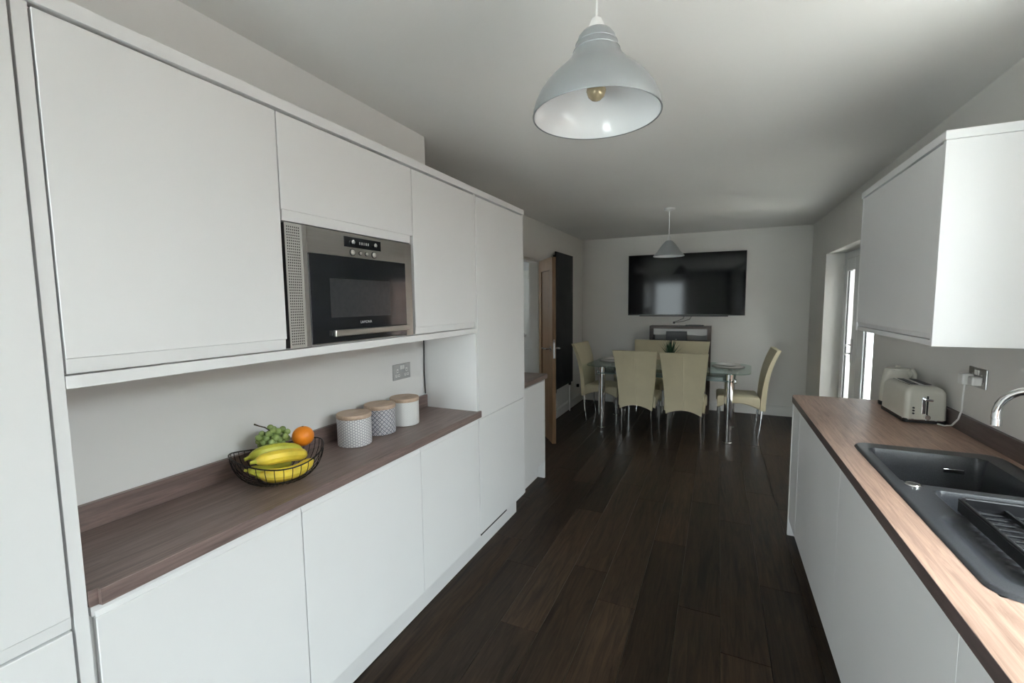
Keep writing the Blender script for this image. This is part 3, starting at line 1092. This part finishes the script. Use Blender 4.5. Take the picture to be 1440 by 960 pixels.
# ------------------------------------------------------------------ fruit basket
FB = Vector((-1.398, 1.035, .9105))
c = thing('wire_basket', 'black wire fruit basket with wavy rim on the left worktop', 'basket', FB)


def rim_pt(a):
    rr = .148
    zz = .097 + .017 * math.cos(2 * (a - 1.15))
    return Vector((rr * math.cos(a), rr * math.sin(a), zz))


mk('rim', tube(B(), [rim_pt(2 * PI * k / 72) for k in range(72)], .0024, 8, closed=True), 'wire', c, world=False)
mk('base_ring', tube(B(), [(.055 * math.cos(2 * PI * k / 40), .055 * math.sin(2 * PI * k / 40), .0025) for k in range(40)], .0022, 6, closed=True), 'wire', c, world=False)
for k in range(34):
    a = 2 * PI * k / 34
    p1 = rim_pt(a)
    pts = []
    for i in range(9):
        t = i / 8
        rr = .055 + (.148 - .055) * math.sin(t * PI / 2) ** .95
        zz = .0025 + (p1.z - .0025) * (1 - math.cos(t * PI / 2)) ** .95
        pts.append((rr * math.cos(a), rr * math.sin(a), zz))
    mk('wire', tube(B(), pts, .00125, 5), 'wire', c, world=False)
mk('base_wire', tube(tube(B(), [(-.055, 0, .0025), (.055, 0, .0025)], .0015, 5), [(0, -.055, .0025), (0, .055, .0025)], .0015, 5), 'wire', c, world=False)


def banana(p0, p1, sag, r, m, lab):
    """curved fruit from p0 to p1, bulging along sag"""
    p0, p1, sag = Vector(p0), Vector(p1), Vector(sag)
    n = 16
    pts, rad = [], []
    for i in range(n + 1):
        t = i / n
        pts.append(p0.lerp(p1, t) + sag * (4 * t * (1 - t)))
        e = min(t, 1 - t)
        rad.append(r * (.46 + .54 * min(1, (e / .17)) ** .55))
    o = thing('banana', lab, 'banana', tuple(p0.lerp(p1, .5) + sag), group='bananas in the wire basket')
    body = mk('peel', tube(B(), pts, rad, 10), m, o)
    d = (pts[0] - pts[1]).normalized()
    mk('stalk', tube(B(), [pts[0] - d * .002, pts[0] + d * .010, pts[0] + d * .018], [r * .42, r * .27, r * .27], 7), 'banana_g', o)
    d = (pts[-1] - pts[-2]).normalized()
    mk('tip', tube(B(), [pts[-1] - d * .001, pts[-1] + d * .005], [r * .40, r * .2], 7), 'btip', o)


def fb(x, y, z):
    return (FB.x + x, FB.y + y, FB.z + z)


banana(fb(.048, -.116, .110), fb(.062, .058, .078), (.020, 0, .012), .0225, 'banana', 'ripe yellow banana lying on top at the front of the basket')
banana(fb(-.024, -.088, .104), fb(.012, .082, .078), (.010, 0, .018), .0225, 'banana_g', 'greenish banana lying on top behind the ripe one')
banana(fb(.046, -.104, .062), fb(.094, .058, .062), (.026, -.008, -.012), .0205, 'banana', 'yellow banana seen through the front wires')
banana(fb(.010, -.075, .036), fb(.055, .072, .036), (.018, 0, -.012), .0185, 'banana', 'yellow banana lying lowest in the basket')
banana(fb(-.030, -.090, .058), fb(-.020, .062, .040), (-.008, 0, -.012), .0185, 'banana_g', 'greenish banana buried in the middle of the basket')

o = thing('orange', 'bright orange fruit at the right side of the basket', 'orange', fb(-.006, .110, .124))
bm = sphere(B(), (0, 0, 0), .0385, 28, 18, (1, 1, .96))
mk('peel', bm, 'orange', o, world=False)
mk('stem_scar', lathe(B(), [(.004, .0362), (.004, .0376), (.002, .0382)], 8), 'btip', o, world=False)

GP = Vector(fb(-.072, .034, .132))
o = thing('grape_bunch', 'bunch of green grapes behind the bananas in the basket', 'grapes', tuple(GP))
gr_me = None
pos = []
tries = 0
while len(pos) < 44 and tries < 9000:
    tries += 1
    v = Vector((random.uniform(-1, 1), random.uniform(-1, 1), random.uniform(-1, 1)))
    if v.length > 1:
        continue
    q = Vector((v.x * .045, v.y * .056, v.z * .038))
    if all((q - p).length > .0165 for p in pos):
        pos.append(q)
for q in pos:
    if gr_me is None:
        g = mk('grape', sphere(B(), (0, 0, 0), .0112, 14, 9, (1, 1, 1.08)), 'grape', o, world=False)
        gr_me = g.data
    else:
        g = bpy.data.objects.new('grape', gr_me)
        col.objects.link(g)
        g.parent = o
    g.location = q
    g.rotation_euler = (random.random(), random.random(), 0)
mk('stalk', tube(B(), [(0, 0, .02), (.002, -.030, .046), (.0, -.050, .056), (-.002, -.066, .066)], [.002, .0024, .0022, .003], 7), 'gstem', o, world=False)

# ------------------------------------------------------------------ toaster and kettle
def rounded_box_grid(L_, W_, H_, rtop, rc, nseg=6, taper=0.0):
    """upright block with rounded vertical corners and a rolled top edge; base at z=0"""
    bm = B()
    prof = [(0, 0)]
    for k in range(nseg + 1):
        a = k / nseg * PI / 2
        prof.append((rtop * (1 - math.cos(a)), H_ - rtop + rtop * math.sin(a)))
    rings = []
    for ins, z in prof:
        hx_, hy_ = W_ / 2 - ins - taper * z / H_, L_ / 2 - ins - taper * z / H_
        r_ = max(.002, rc - ins * .4)
        ring = []
        for (sx, sy, a0) in ((1, 1, 0), (-1, 1, PI / 2), (-1, -1, PI), (1, -1, 3 * PI / 2)):
            for k in range(nseg + 1):
                a = a0 + k / nseg * PI / 2
                ring.append(bm.verts.new((sx * (hx_ - r_) + r_ * math.cos(a), sy * (hy_ - r_) + r_ * math.sin(a), z)))
        rings.append(ring)
    n = len(rings[0])
    for a, b_ in zip(rings, rings[1:]):
        for i in range(n):
            j = (i + 1) % n
            bm.faces.new((a[i], a[j], b_[j], b_[i]))
    bm.faces.new(list(reversed(rings[0])))
    bm.faces.new(rings[-1])
    return bm


TC = (.936, 2.955, .9105)
c = thing('toaster', 'cream two-slice toaster with chrome lever on the right worktop', 'toaster', TC, math.radians(2))
LT, WT, HT = .315, .168, .178
mk('base', rounded_box_grid(LT + .006, WT + .004, .018, .004, .02, 5), 'black', c, world=False)
bt = mk('base_trim', tube(B(), [(WT / 2 + .001, -LT / 2 + .02, .016), (WT / 2 - .016, -LT / 2 - .0022, .016), (-WT / 2 + .016, -LT / 2 - .0022, .016), (-WT / 2 - .001, -LT / 2 + .02, .016), (-WT / 2 - .001, LT / 2 - .02, .016)], .003, 7), 'chrome', c, world=False)
bb = rounded_box_grid(LT, WT, HT - .018, .038, .022, 7, .004)
for v in bb.verts:
    v.co.z += .0185
mk('body', bb, 'cream', c, world=False)
tp = mk('top_plate', boxm(-.052, .052, -LT / 2 + .055, LT / 2 - .05, HT - .001, HT + .0035, .0015), 'chrome', c, world=False)
for sx in (-.026, .026):
    mk('slot', boxm(sx - .014, sx + .014, -LT / 2 + .07, LT / 2 - .065, HT + .0036, HT + .0048), 'black', tp, world=False, smooth=False)
fy = -LT / 2
mk('lever_track', boxm(.000, .006, fy - .0012, fy + .004, .040, .135), 'black', c, world=False, smooth=False)
lv = mk('lever', boxm(-.012, .018, fy - .022, fy - .0015, .112, .124, .004), 'chrome', c, world=False)
mk('lever_guide', boxm(-.020, -.004, fy - .004, fy + .003, .045, .130, .0025), 'chrome', c, world=False)
mk('knob', lathe(B(), [(.011, fy - .016), (.0125, fy - .004), (.0125, fy + .002)], 18, (.002, 0, .032), 'y'), 'chrome', c, world=False)
for k in range(3):
    mk('button', lathe(B(), [(.0045, fy - .003), (.0045, fy + .003)], 12, (-.050, 0, .046 + k * .014), 'y'), 'dark', c, world=False)

KC = (.946, 3.225, .9105)
c = thing('kettle', 'pale cream jug kettle standing behind the toaster', 'kettle', KC)
mk('base', lathe(B(), [(.078, 0), (.080, .004), (.080, .016), (.076, .020)], 36), 'black', c, world=False)
bm = lathe(B(), [(.070, .0205), (.078, .024), (.077, .08), (.070, .16), (.062, .205), (.060, .208)], 36)
mk('jug', bm, 'cream', c, world=False)
mk('lid', lathe(B(), [(.058, .2085), (.058, .214), (.05, .219), (.015, .222), (.012, .230), (.002, .232)], 32), 'cream', c, world=False)
sp = B()
vs = [(-.055, -.02, .150), (-.055, .02, .150), (-.056, -.025, .205), (-.056, .025, .205), (-.088, 0, .207), (-.068, 0, .165)]
vv = [sp.verts.new(Matrix.Rotation(2.4, 4, 'Z') @ Vector(p)) for p in vs]
for q in ((0, 2, 4, 5), (1, 5, 4, 3), (0, 5, 1), (2, 3, 4), (0, 1, 3, 2)):
    sp.faces.new([vv[i] for i in q])
mk('spout', sp, 'cream', c, world=False)
mk('handle', tube(B(), [(.040, -.025, .20), (.054, -.050, .212), (.060, -.056, .19), (.060, -.056, .12), (.058, -.054, .07), (.048, -.042, .055)], [.010, .011, .011, .010, .010, .009], 10), 'cream', c, world=False)

# ------------------------------------------------------------------ pendants
P1 = (-.322, 1.26, 0)
RZ = 2.038
c = thing('pendant_lamp', 'large silver-grey bell pendant lamp with white inside, near the camera', 'pendant lamp', (P1[0], P1[1], ZC))
prof = [(.174, 0), (.1735, .012), (.169, .030), (.157, .056), (.140, .080), (.120, .101), (.101, .118), (.085, .133), (.072, .149), (.062, .168), (.055, .188), (.049, .206), (.040, .217), (.027, .222)]
bm = lathe(B(), [(r_, RZ + z_) for r_, z_ in prof], 64, (P1[0], P1[1], 0), cap=False)
sh = mk('lamp_shade', bm, 'lampgrey', c)
bm = lathe(B(), [(r_ - .003, RZ + z_ - (.0 if i == 0 else .0015)) for i, (r_, z_) in enumerate(prof)], 64, (P1[0], P1[1], 0), cap=False)
mk('shade_lining', bm, 'lampwhite', sh, label='white enamel inside of the shade')
mk('shade_rim', lathe(B(), [(.1712, RZ - .0005), (.1750, RZ - .0015), (.1755, RZ + .001), (.1742, RZ + .002)], 64, (P1[0], P1[1], 0), cap=False), 'lampgrey', sh)
for zz, rr in ((.168, .0625), (.188, .0555)):
    mk('shade_ring', tube(B(), [(P1[0] + rr * math.cos(2 * PI * k / 40), P1[1] + rr * math.sin(2 * PI * k / 40), RZ + zz) for k in range(40)], .0018, 6, closed=True), 'lampgrey', sh)
mk('lamp_holder', lathe(B(), [(.022, RZ + .2225), (.021, RZ + .236), (.014, RZ + .252), (.006, RZ + .258)], 24, (P1[0], P1[1], 0)), 'white', c)
mk('flex', tube(B(), [(P1[0], P1[1], RZ + .256), (P1[0] + .001, P1[1], RZ + .33), (P1[0], P1[1], ZC - .02)], .003, 8), 'white', c)
mk('ceiling_rose', lathe(B(), [(.012, ZC - .03), (.040, ZC - .018), (.043, ZC - .001)], 28, (P1[0], P1[1], 0)), 'white', c)
mk('bulb_socket', lathe(B(), [(.019, RZ + .105), (.019, RZ + .22)], 20, (P1[0], P1[1], 0)), 'white', c)
mk('bulb', lathe(B(), [(.002, RZ + .040), (.012, RZ + .043), (.022, RZ + .052), (.027, RZ + .066), (.024, RZ + .082), (.016, RZ + .095), (.013, RZ + .104)], 24, (P1[0], P1[1], 0)), 'amber', c, label='amber tinted bulb')

P2 = (-.470, 4.79, 0)
RZ2 = 1.972
c = thing('pendant_lamp', 'small grey cone pendant lamp hanging over the dining table', 'pendant lamp', (P2[0], P2[1], ZC))
prof = [(.150, 0), (.150, .006), (.140, .016), (.112, .050), (.088, .085), (.064, .118), (.046, .138), (.035, .150), (.024, .156)]
bm = lathe(B(), [(r_, RZ2 + z_) for r_, z_ in prof], 48, (P2[0], P2[1], 0), cap=False)
sh = mk('lamp_shade', bm, 'lampgrey', c)
mk('shade_lining', lathe(B(), [(r_ - .003, RZ2 + z_ - (0 if i == 0 else .0015)) for i, (r_, z_) in enumerate(prof)], 48, (P2[0], P2[1], 0), cap=False), 'lampwhite', sh)
mk('lamp_holder', lathe(B(), [(.018, RZ2 + .1565), (.016, RZ2 + .19), (.006, RZ2 + .2)], 20, (P2[0], P2[1], 0)), 'white', c)
mk('flex', tube(B(), [(P2[0], P2[1], RZ2 + .198), (P2[0], P2[1], ZC - .02)], .0045, 8), 'white', c)
mk('ceiling_rose', lathe(B(), [(.012, ZC - .035), (.050, ZC - .018), (.054, ZC - .001)], 28, (P2[0], P2[1], 0)), 'white', c)
mk('bulb', lathe(B(), [(.002, RZ2 + .03), (.02, RZ2 + .038), (.026, RZ2 + .055), (.018, RZ2 + .085), (.014, RZ2 + .15)], 20, (P2[0], P2[1], 0)), 'amber', c)

# ------------------------------------------------------------------ television and console
k = 6.585 / 6.669
TX0, TX1, TZ0, TZ1 = -1.2047 * k, .3261 * k, 1.5275 + (1.3149 - 1.5275) * k, 1.5275 + (2.1793 - 1.5275) * k
c = thing('television', 'large black flat television mounted on the far wall', 'television', ((TX0 + TX1) / 2, 6.586, TZ0))
tv = c
mk('casing', boxm(TX0, TX1, 6.586, 6.625, TZ0, TZ1, .003), 'black', c)
mk('screen', boxm(TX0 + .009, TX1 - .009, 6.5835, 6.5855, TZ0 + .016, TZ1 - .009), 'screen', c, smooth=False)
mk('bottom_bar', boxm(TX0 + .16, TX1 - .20, 6.59, 6.62, TZ0 - .014, TZ0 - .0005, .002), 'black', c)
mk('wall_bracket', boxm(-.75, -.15, 6.6255, YB - .014, 1.5, 1.95), 'black', c, smooth=False)

tv.rotation_euler = (0, 0, math.radians(2.3))
CX0, CX1, CZ = -.862, -.078, 1.178
c = thing('console_cabinet', 'dark wood console with white drawer, below the television', 'cabinet', (-.47, 6.55, 0))
FY, BY = 6.40, YB - .018
mk('top', boxm(CX0, CX1, FY, BY, CZ - .035, CZ, .001), 'dwood', c)
mk('side', boxm(CX0, CX0 + .045, FY, BY, .001, CZ - .0355, .001), 'dwood', c)
mk('side', boxm(CX1 - .045, CX1, FY, BY, .001, CZ - .0355, .001), 'dwood', c)
dr = mk('drawer', boxm(CX0 + .048, CX1 - .048, FY + .06, BY - .02, 1.052, CZ - .038, .001), 'white', c, label='white drawer front')
mk('shelf', boxm(CX0 + .0455, CX1 - .0455, FY, BY, .955, .975, .001), 'dwood', c)
mk('shelf', boxm(CX0 + .0455, CX1 - .0455, FY, BY, .50, .52, .001), 'dwood', c)
mk('back_panel', boxm(CX0 + .0455, CX1 - .0455, BY - .012, BY - .001, .525, .950), 'dwood', c, smooth=False)
c = thing('media_box', 'black media box in the console niche, in front of the white drawer', 'media box', (-.51, 6.42, .976))
mk('casing', boxm(-.642, -.376, 6.405, 6.455, .9755, 1.106, .003), 'black', c)
mk('indicator', boxm(-.52, -.505, 6.4040, 6.4048, .995, 1.0), 'satin', c, smooth=False)
c = thing('wall_socket', 'small white wall plate under the television with a black cable', 'socket', (-.56, YB, 1.22))
mk('plate', boxm(-.592, -.535, YB - .012, YB - .0005, 1.186, 1.243, .002), 'white', c)
mk('plug', boxm(-.578, -.549, YB - .022, YB - .0122, 1.200, 1.229, .002), 'black', c)
mk('cable', tube(B(), [(-.562, YB - .024, 1.225), (-.50, YB - .035, 1.245), (-.44, YB - .05, 1.275), (-.42, YB - .05, 1.33)], .004, 6), 'black', c)
mk('cable', tube(B(), [(-.55, YB - .024, 1.215), (-.44, YB - .035, 1.235), (-.36, YB - .05, 1.262), (-.32, YB - .05, 1.33)], .004, 6), 'black', c)
c = thing('remote_control', 'black remote control on top of the console', 'remote', (-.29, 6.47, CZ))
mk('casing', boxm(-.40, -.17, 6.45, 6.495, CZ + .0005, CZ + .016, .004), 'black', c)
mk('keypad', boxm(-.36, -.21, 6.458, 6.487, CZ + .0162, CZ + .018), 'dark', c, smooth=False)

# ------------------------------------------------------------------ radiator
c = thing('vertical_radiator', 'tall anthracite vertical radiator on the left wall behind the oak door', 'radiator', (-1.84, 5.6, .4))
RX = -1.825
ry0, ry1, rz0, rz1 = 5.235, 5.925, .418, 2.142
nf = 9
fw = (ry1 - ry0) / nf
for i in range(nf):
    mk('fin', boxm(RX - .018, RX, ry0 + i * fw + .0006, ry0 + (i + 1) * fw - .0006, rz0, rz1, .0012), 'anthracite', c)
mk('header', boxm(RX - .045, RX - .0185, ry0 + .01, ry1 - .01, rz1 - .08, rz1 - .04, .004), 'anthracite', c)
mk('header', boxm(RX - .045, RX - .0185, ry0 + .01, ry1 - .01, rz0 + .04, rz0 + .08, .004), 'anthracite', c)
for y_ in (ry0 + .12, ry1 - .12):
    mk('bracket', boxm(XW + .001, RX - .0455, y_, y_ + .03, rz1 - .3, rz1 - .24), 'anthracite', c)
for y_ in (ry0 + .04, ry1 - .04):
    v_ = mk('valve', lathe(B(), [(.016, rz0 - .05), (.019, rz0 - .04), (.019, rz0 - .005), (.012, rz0 - .001)], 14, (RX - .03, y_, 0)), 'black', c)
    mk('pipe', tube(B(), [(RX - .03, y_, rz0 - .051), (RX - .032, y_ + .003, .25), (RX - .03, y_, .001)], .0075, 8), 'white', c)
c = thing('socket', 'small dark plug in a wall socket low by the left corner', 'socket', (XW, 6.35, .3))
mk('plate', boxm(XW + .0005, XW + .008, 6.24, 6.39, .235, .32, .002), 'white', c)
mk('plug', boxm(XW + .0085, XW + .045, 6.32, 6.365, .255, .30, .006), 'black', c)

# ------------------------------------------------------------------ dining table
TA = math.radians(-3.5)
TCN = Vector((-.545, 5.555, 0))
c = thing('dining_table', 'glass extending dining table on thick chrome legs', 'table', TCN, TA)


def top_poly(hx_, hy_, cut, bow=.0):
    pts = []
    for (sx, sy) in ((1, -1), (1, 1), (-1, 1), (-1, -1)):
        corner = Vector((sx * hx_, sy * hy_))
        if sx * sy < 0:
            a = corner + Vector((-sx * cut, 0))
            b_ = corner + Vector((0, -sy * cut))
        else:
            a = corner + Vector((0, -sy * cut))
            b_ = corner + Vector((-sx * cut, 0))
        for q in range(7):
            t = q / 6
            p = a * (1 - t) ** 2 + corner * 2 * t * (1 - t) + b_ * t * t
            pts.append((p.x, p.y))
    return pts


tt = mk('glass_top', prism(B(), top_poly(.895, .44, .20), .750, .762, .002), 'tglass', c, world=False)
ls = mk('lower_glass', prism(B(), top_poly(.745, .385, .08), .665, .677, .002), 'frost', c, world=False)
for sx in (-1, 1):
    for sy in (-1, 1):
        lg = mk('leg', lathe(B(), [(.046, .001), (.046, .006), (.042, .010), (.042, .742), (.030, .744), (.030, .7495)], 28, (sx * .69, sy * .335, 0)), 'chrome', c, world=False)
        mk('clamp', boxm(sx * .69 - .018 + sx * .058, sx * .69 + .018 + sx * .058, sy * .335 - .03, sy * .335 + .03, .648, .694, .012), 'chrome', c, world=False)
mk('rail', boxm(-.62, .62, -.03, .03, .70, .7495, .004), 'satin', c, world=False)

# ------------------------------------------------------------------ chairs
def make_chair(label, loc, rotz, group):
    c = thing('dining_chair', label, 'chair', loc, rotz, group)
    # seat: local +y is the front
    hw, d0, d1_ = .205, -.205, .215
    zt, zb = .472, .335
    n = 10
    bm = B()

    def ring(inset, z, arch=0.0):
        out = []
        cs = [(-hw + inset, d0 + inset), (hw - inset, d0 + inset), (hw - inset, d1_ - inset), (-hw + inset, d1_ - inset)]
        for e in range(4):
            a, b_ = Vector(cs[e]), Vector(cs[(e + 1) % 4])
            for i in range(n):
                t = i / n
                p = a.lerp(b_, t)
                s = 2 * t - 1
                out.append(bm.verts.new((p.x, p.y, z + arch * (1 - s * s))))
        return out
    rs = [ring(.012, zb, .055), ring(.0, zb + .006, .055), ring(.0, zt - .03), ring(.006, zt - .010), ring(.024, zt), ring(.10, zt + .006)]
    for a, b_ in zip(rs, rs[1:]):
        m_ = len(a)
        for i in range(m_):
            j = (i + 1) % m_
            bm.faces.new((a[i], a[j], b_[j], b_[i]))
    bm.faces.new(rs[-1])
    mk('seat', bm, 'leather', c, world=False)
    # back: curved upholstered panel reaching down behind the seat
    nt_, ns = 16, 10
    bm = B()

    def bp(t, s, off):
        wv = .178 + (.236 - .178) * t ** 1.15
        z = .315 + (.985 - .315) * t
        z += .050 * (1 - s * s) * (1 - t) ** 3
        y = -.212 - .025 * t - .105 * t * t * t
        th = .052 * (1 - .25 * t)
        return Vector((s * wv, y - th * off + .006 * math.cos(s * PI / 2) * (1 if off == 0 else 0), z - (.012 if (t > .99 and off == .5) else 0)))
    front = [[bm.verts.new(bp(i / nt_, -1 + 2 * j / ns, 0)) for j in range(ns + 1)] for i in range(nt_ + 1)]
    rear = [[bm.verts.new(bp(i / nt_, -1 + 2 * j / ns, 1)) for j in range(ns + 1)] for i in range(nt_ + 1)]
    for i in range(nt_):
        for j in range(ns):
            bm.faces.new((front[i][j], front[i][j + 1], front[i + 1][j + 1], front[i + 1][j]))
            bm.faces.new((rear[i][j], rear[i + 1][j], rear[i + 1][j + 1], rear[i][j + 1]))
    for i in range(nt_):
        bm.faces.new((front[i][0], front[i + 1][0], rear[i + 1][0], rear[i][0]))
        bm.faces.new((front[i][ns], rear[i][ns], rear[i + 1][ns], front[i + 1][ns]))
    for j in range(ns):
        bm.faces.new((front[0][j], rear[0][j], rear[0][j + 1], front[0][j + 1]))
        bm.faces.new((front[nt_][j], front[nt_][j + 1], rear[nt_][j + 1], rear[nt_][j]))
    es = [e for e in bm.edges if len(e.link_faces) == 2 and e.calc_face_angle(0) > 1.0]
    bmesh.ops.bevel(bm, geom=es, offset=.012, segments=3, affect='EDGES', profile=.5)
    bk = mk('backrest', bm, 'leather', c, world=False)
    for p in bk.data.polygons:
        p.use_smooth = True
    mk('seam', tube(B(), [bp(i / 18, 0.0, 1) + Vector((0, -.0006, 0)) for i in range(0, 18)], .0046, 6), 'piping', bk, world=False)
    for sx in (-1, 1):
        mk('leg', tube(B(), [(sx * .178, .190, .36), (sx * .180, .196, .001)], [.0125, .008], 10), 'chrome', c, world=False)
        mk('leg', tube(B(), [(sx * .160, -.232, .345), (sx * .166, -.222, .18), (sx * .172, -.200, .001)], [.0125, .0105, .008], 10), 'chrome', c, world=False)
    return c


CG = 'cream leather dining chairs'
ch0 = make_chair('cream leather chair seen from behind, left of the two nearest', (-.797, 5.255, 0), math.radians(-3), CG)
dup(ch0, (-.298, 5.195, 0), math.radians(-2), 'cream leather chair seen from behind, right of the two nearest', CG)
dup(ch0, (-.835, 6.00, 0), math.radians(177), 'cream leather chair on the far side of the table, left one', CG)
dup(ch0, (-.335, 5.975, 0), math.radians(178), 'cream leather chair on the far side of the table, in front of the console', CG)
dup(ch0, (.225, 5.60, 0), math.radians(92), 'cream leather chair at the right end of the table, facing left', CG)
dup(ch0, (-1.295, 5.65, 0), math.radians(-97), 'cream leather chair at the left end of the table, near the radiator', CG)


# ------------------------------------------------------------------ things on the table
def place_setting(x, y, lab):
    c = thing('plate', 'white plate ' + lab, 'plate', (x, y, .7765), group='plates on the glass table')
    mk('dish', lathe(B(), [(.02, 0), (.075, .001), (.095, .008), (.130, .016), (.132, .018), (.128, .019), (.094, .012), (.07, .006), (.001, .005)], 40), 'ceramic', c, world=False)
    o = thing('placemat', 'round grey placemat ' + lab, 'placemat', (x, y, .7625), group='placemats on the glass table')
    mk('mat', lathe(B(), [(.172, 0.0002), (.175, .003), (.172, .007), (.165, .008)], 44), 'pot', o, world=False)
    mk('charger', lathe(B(), [(.150, .0083), (.155, .011), (.150, .0135), (.01, .0137)], 44), 'ceramic', o, world=False)


place_setting(-1.215, 5.70, 'at the left end of the table')
place_setting(.120, 5.615, 'at the right end of the table')

c = thing('potted_plant', 'small spiky green succulent in the middle of the table', 'plant', (-.505, 5.56, .7625))
mk('pot', lathe(B(), [(.045, 0), (.060, .004), (.075, .09), (.072, .098), (.064, .094), (.01, .09)], 28), 'pot', c, world=False)
for i in range(22):
    a = i * 2.399
    tilt = .12 + .62 * (i / 22)
    ln = .225 - .05 * (i / 22) + random.uniform(-.015, .015)
    bm = B()
    prev = []
    for q in range(7):
        t = q / 6
        wd = .014 * (1 - t) ** .7 * (.6 + 1.2 * t if t < .35 else 1) + .0006
        rr = .012 + math.sin(tilt) * ln * t + .03 * t * t * tilt
        zz = .088 + math.cos(tilt) * ln * t
        d = Vector((math.cos(a), math.sin(a), 0))
        s = Vector((-math.sin(a), math.cos(a), 0))
        p = d * rr + Vector((0, 0, zz))
        prev.append([bm.verts.new(p - s * wd), bm.verts.new(p - d * .006 * (1 - t)), bm.verts.new(p + s * wd), bm.verts.new(p + d * .004 * (1 - t))])
    for a_, b_ in zip(prev, prev[1:]):
        for j in range(4):
            bm.faces.new((a_[j], a_[(j + 1) % 4], b_[(j + 1) % 4], b_[j]))
    bm.faces.new(prev[0])
    bm.faces.new(list(reversed(prev[-1])))
    mk('leaf', bm, 'leaf', c, world=False)
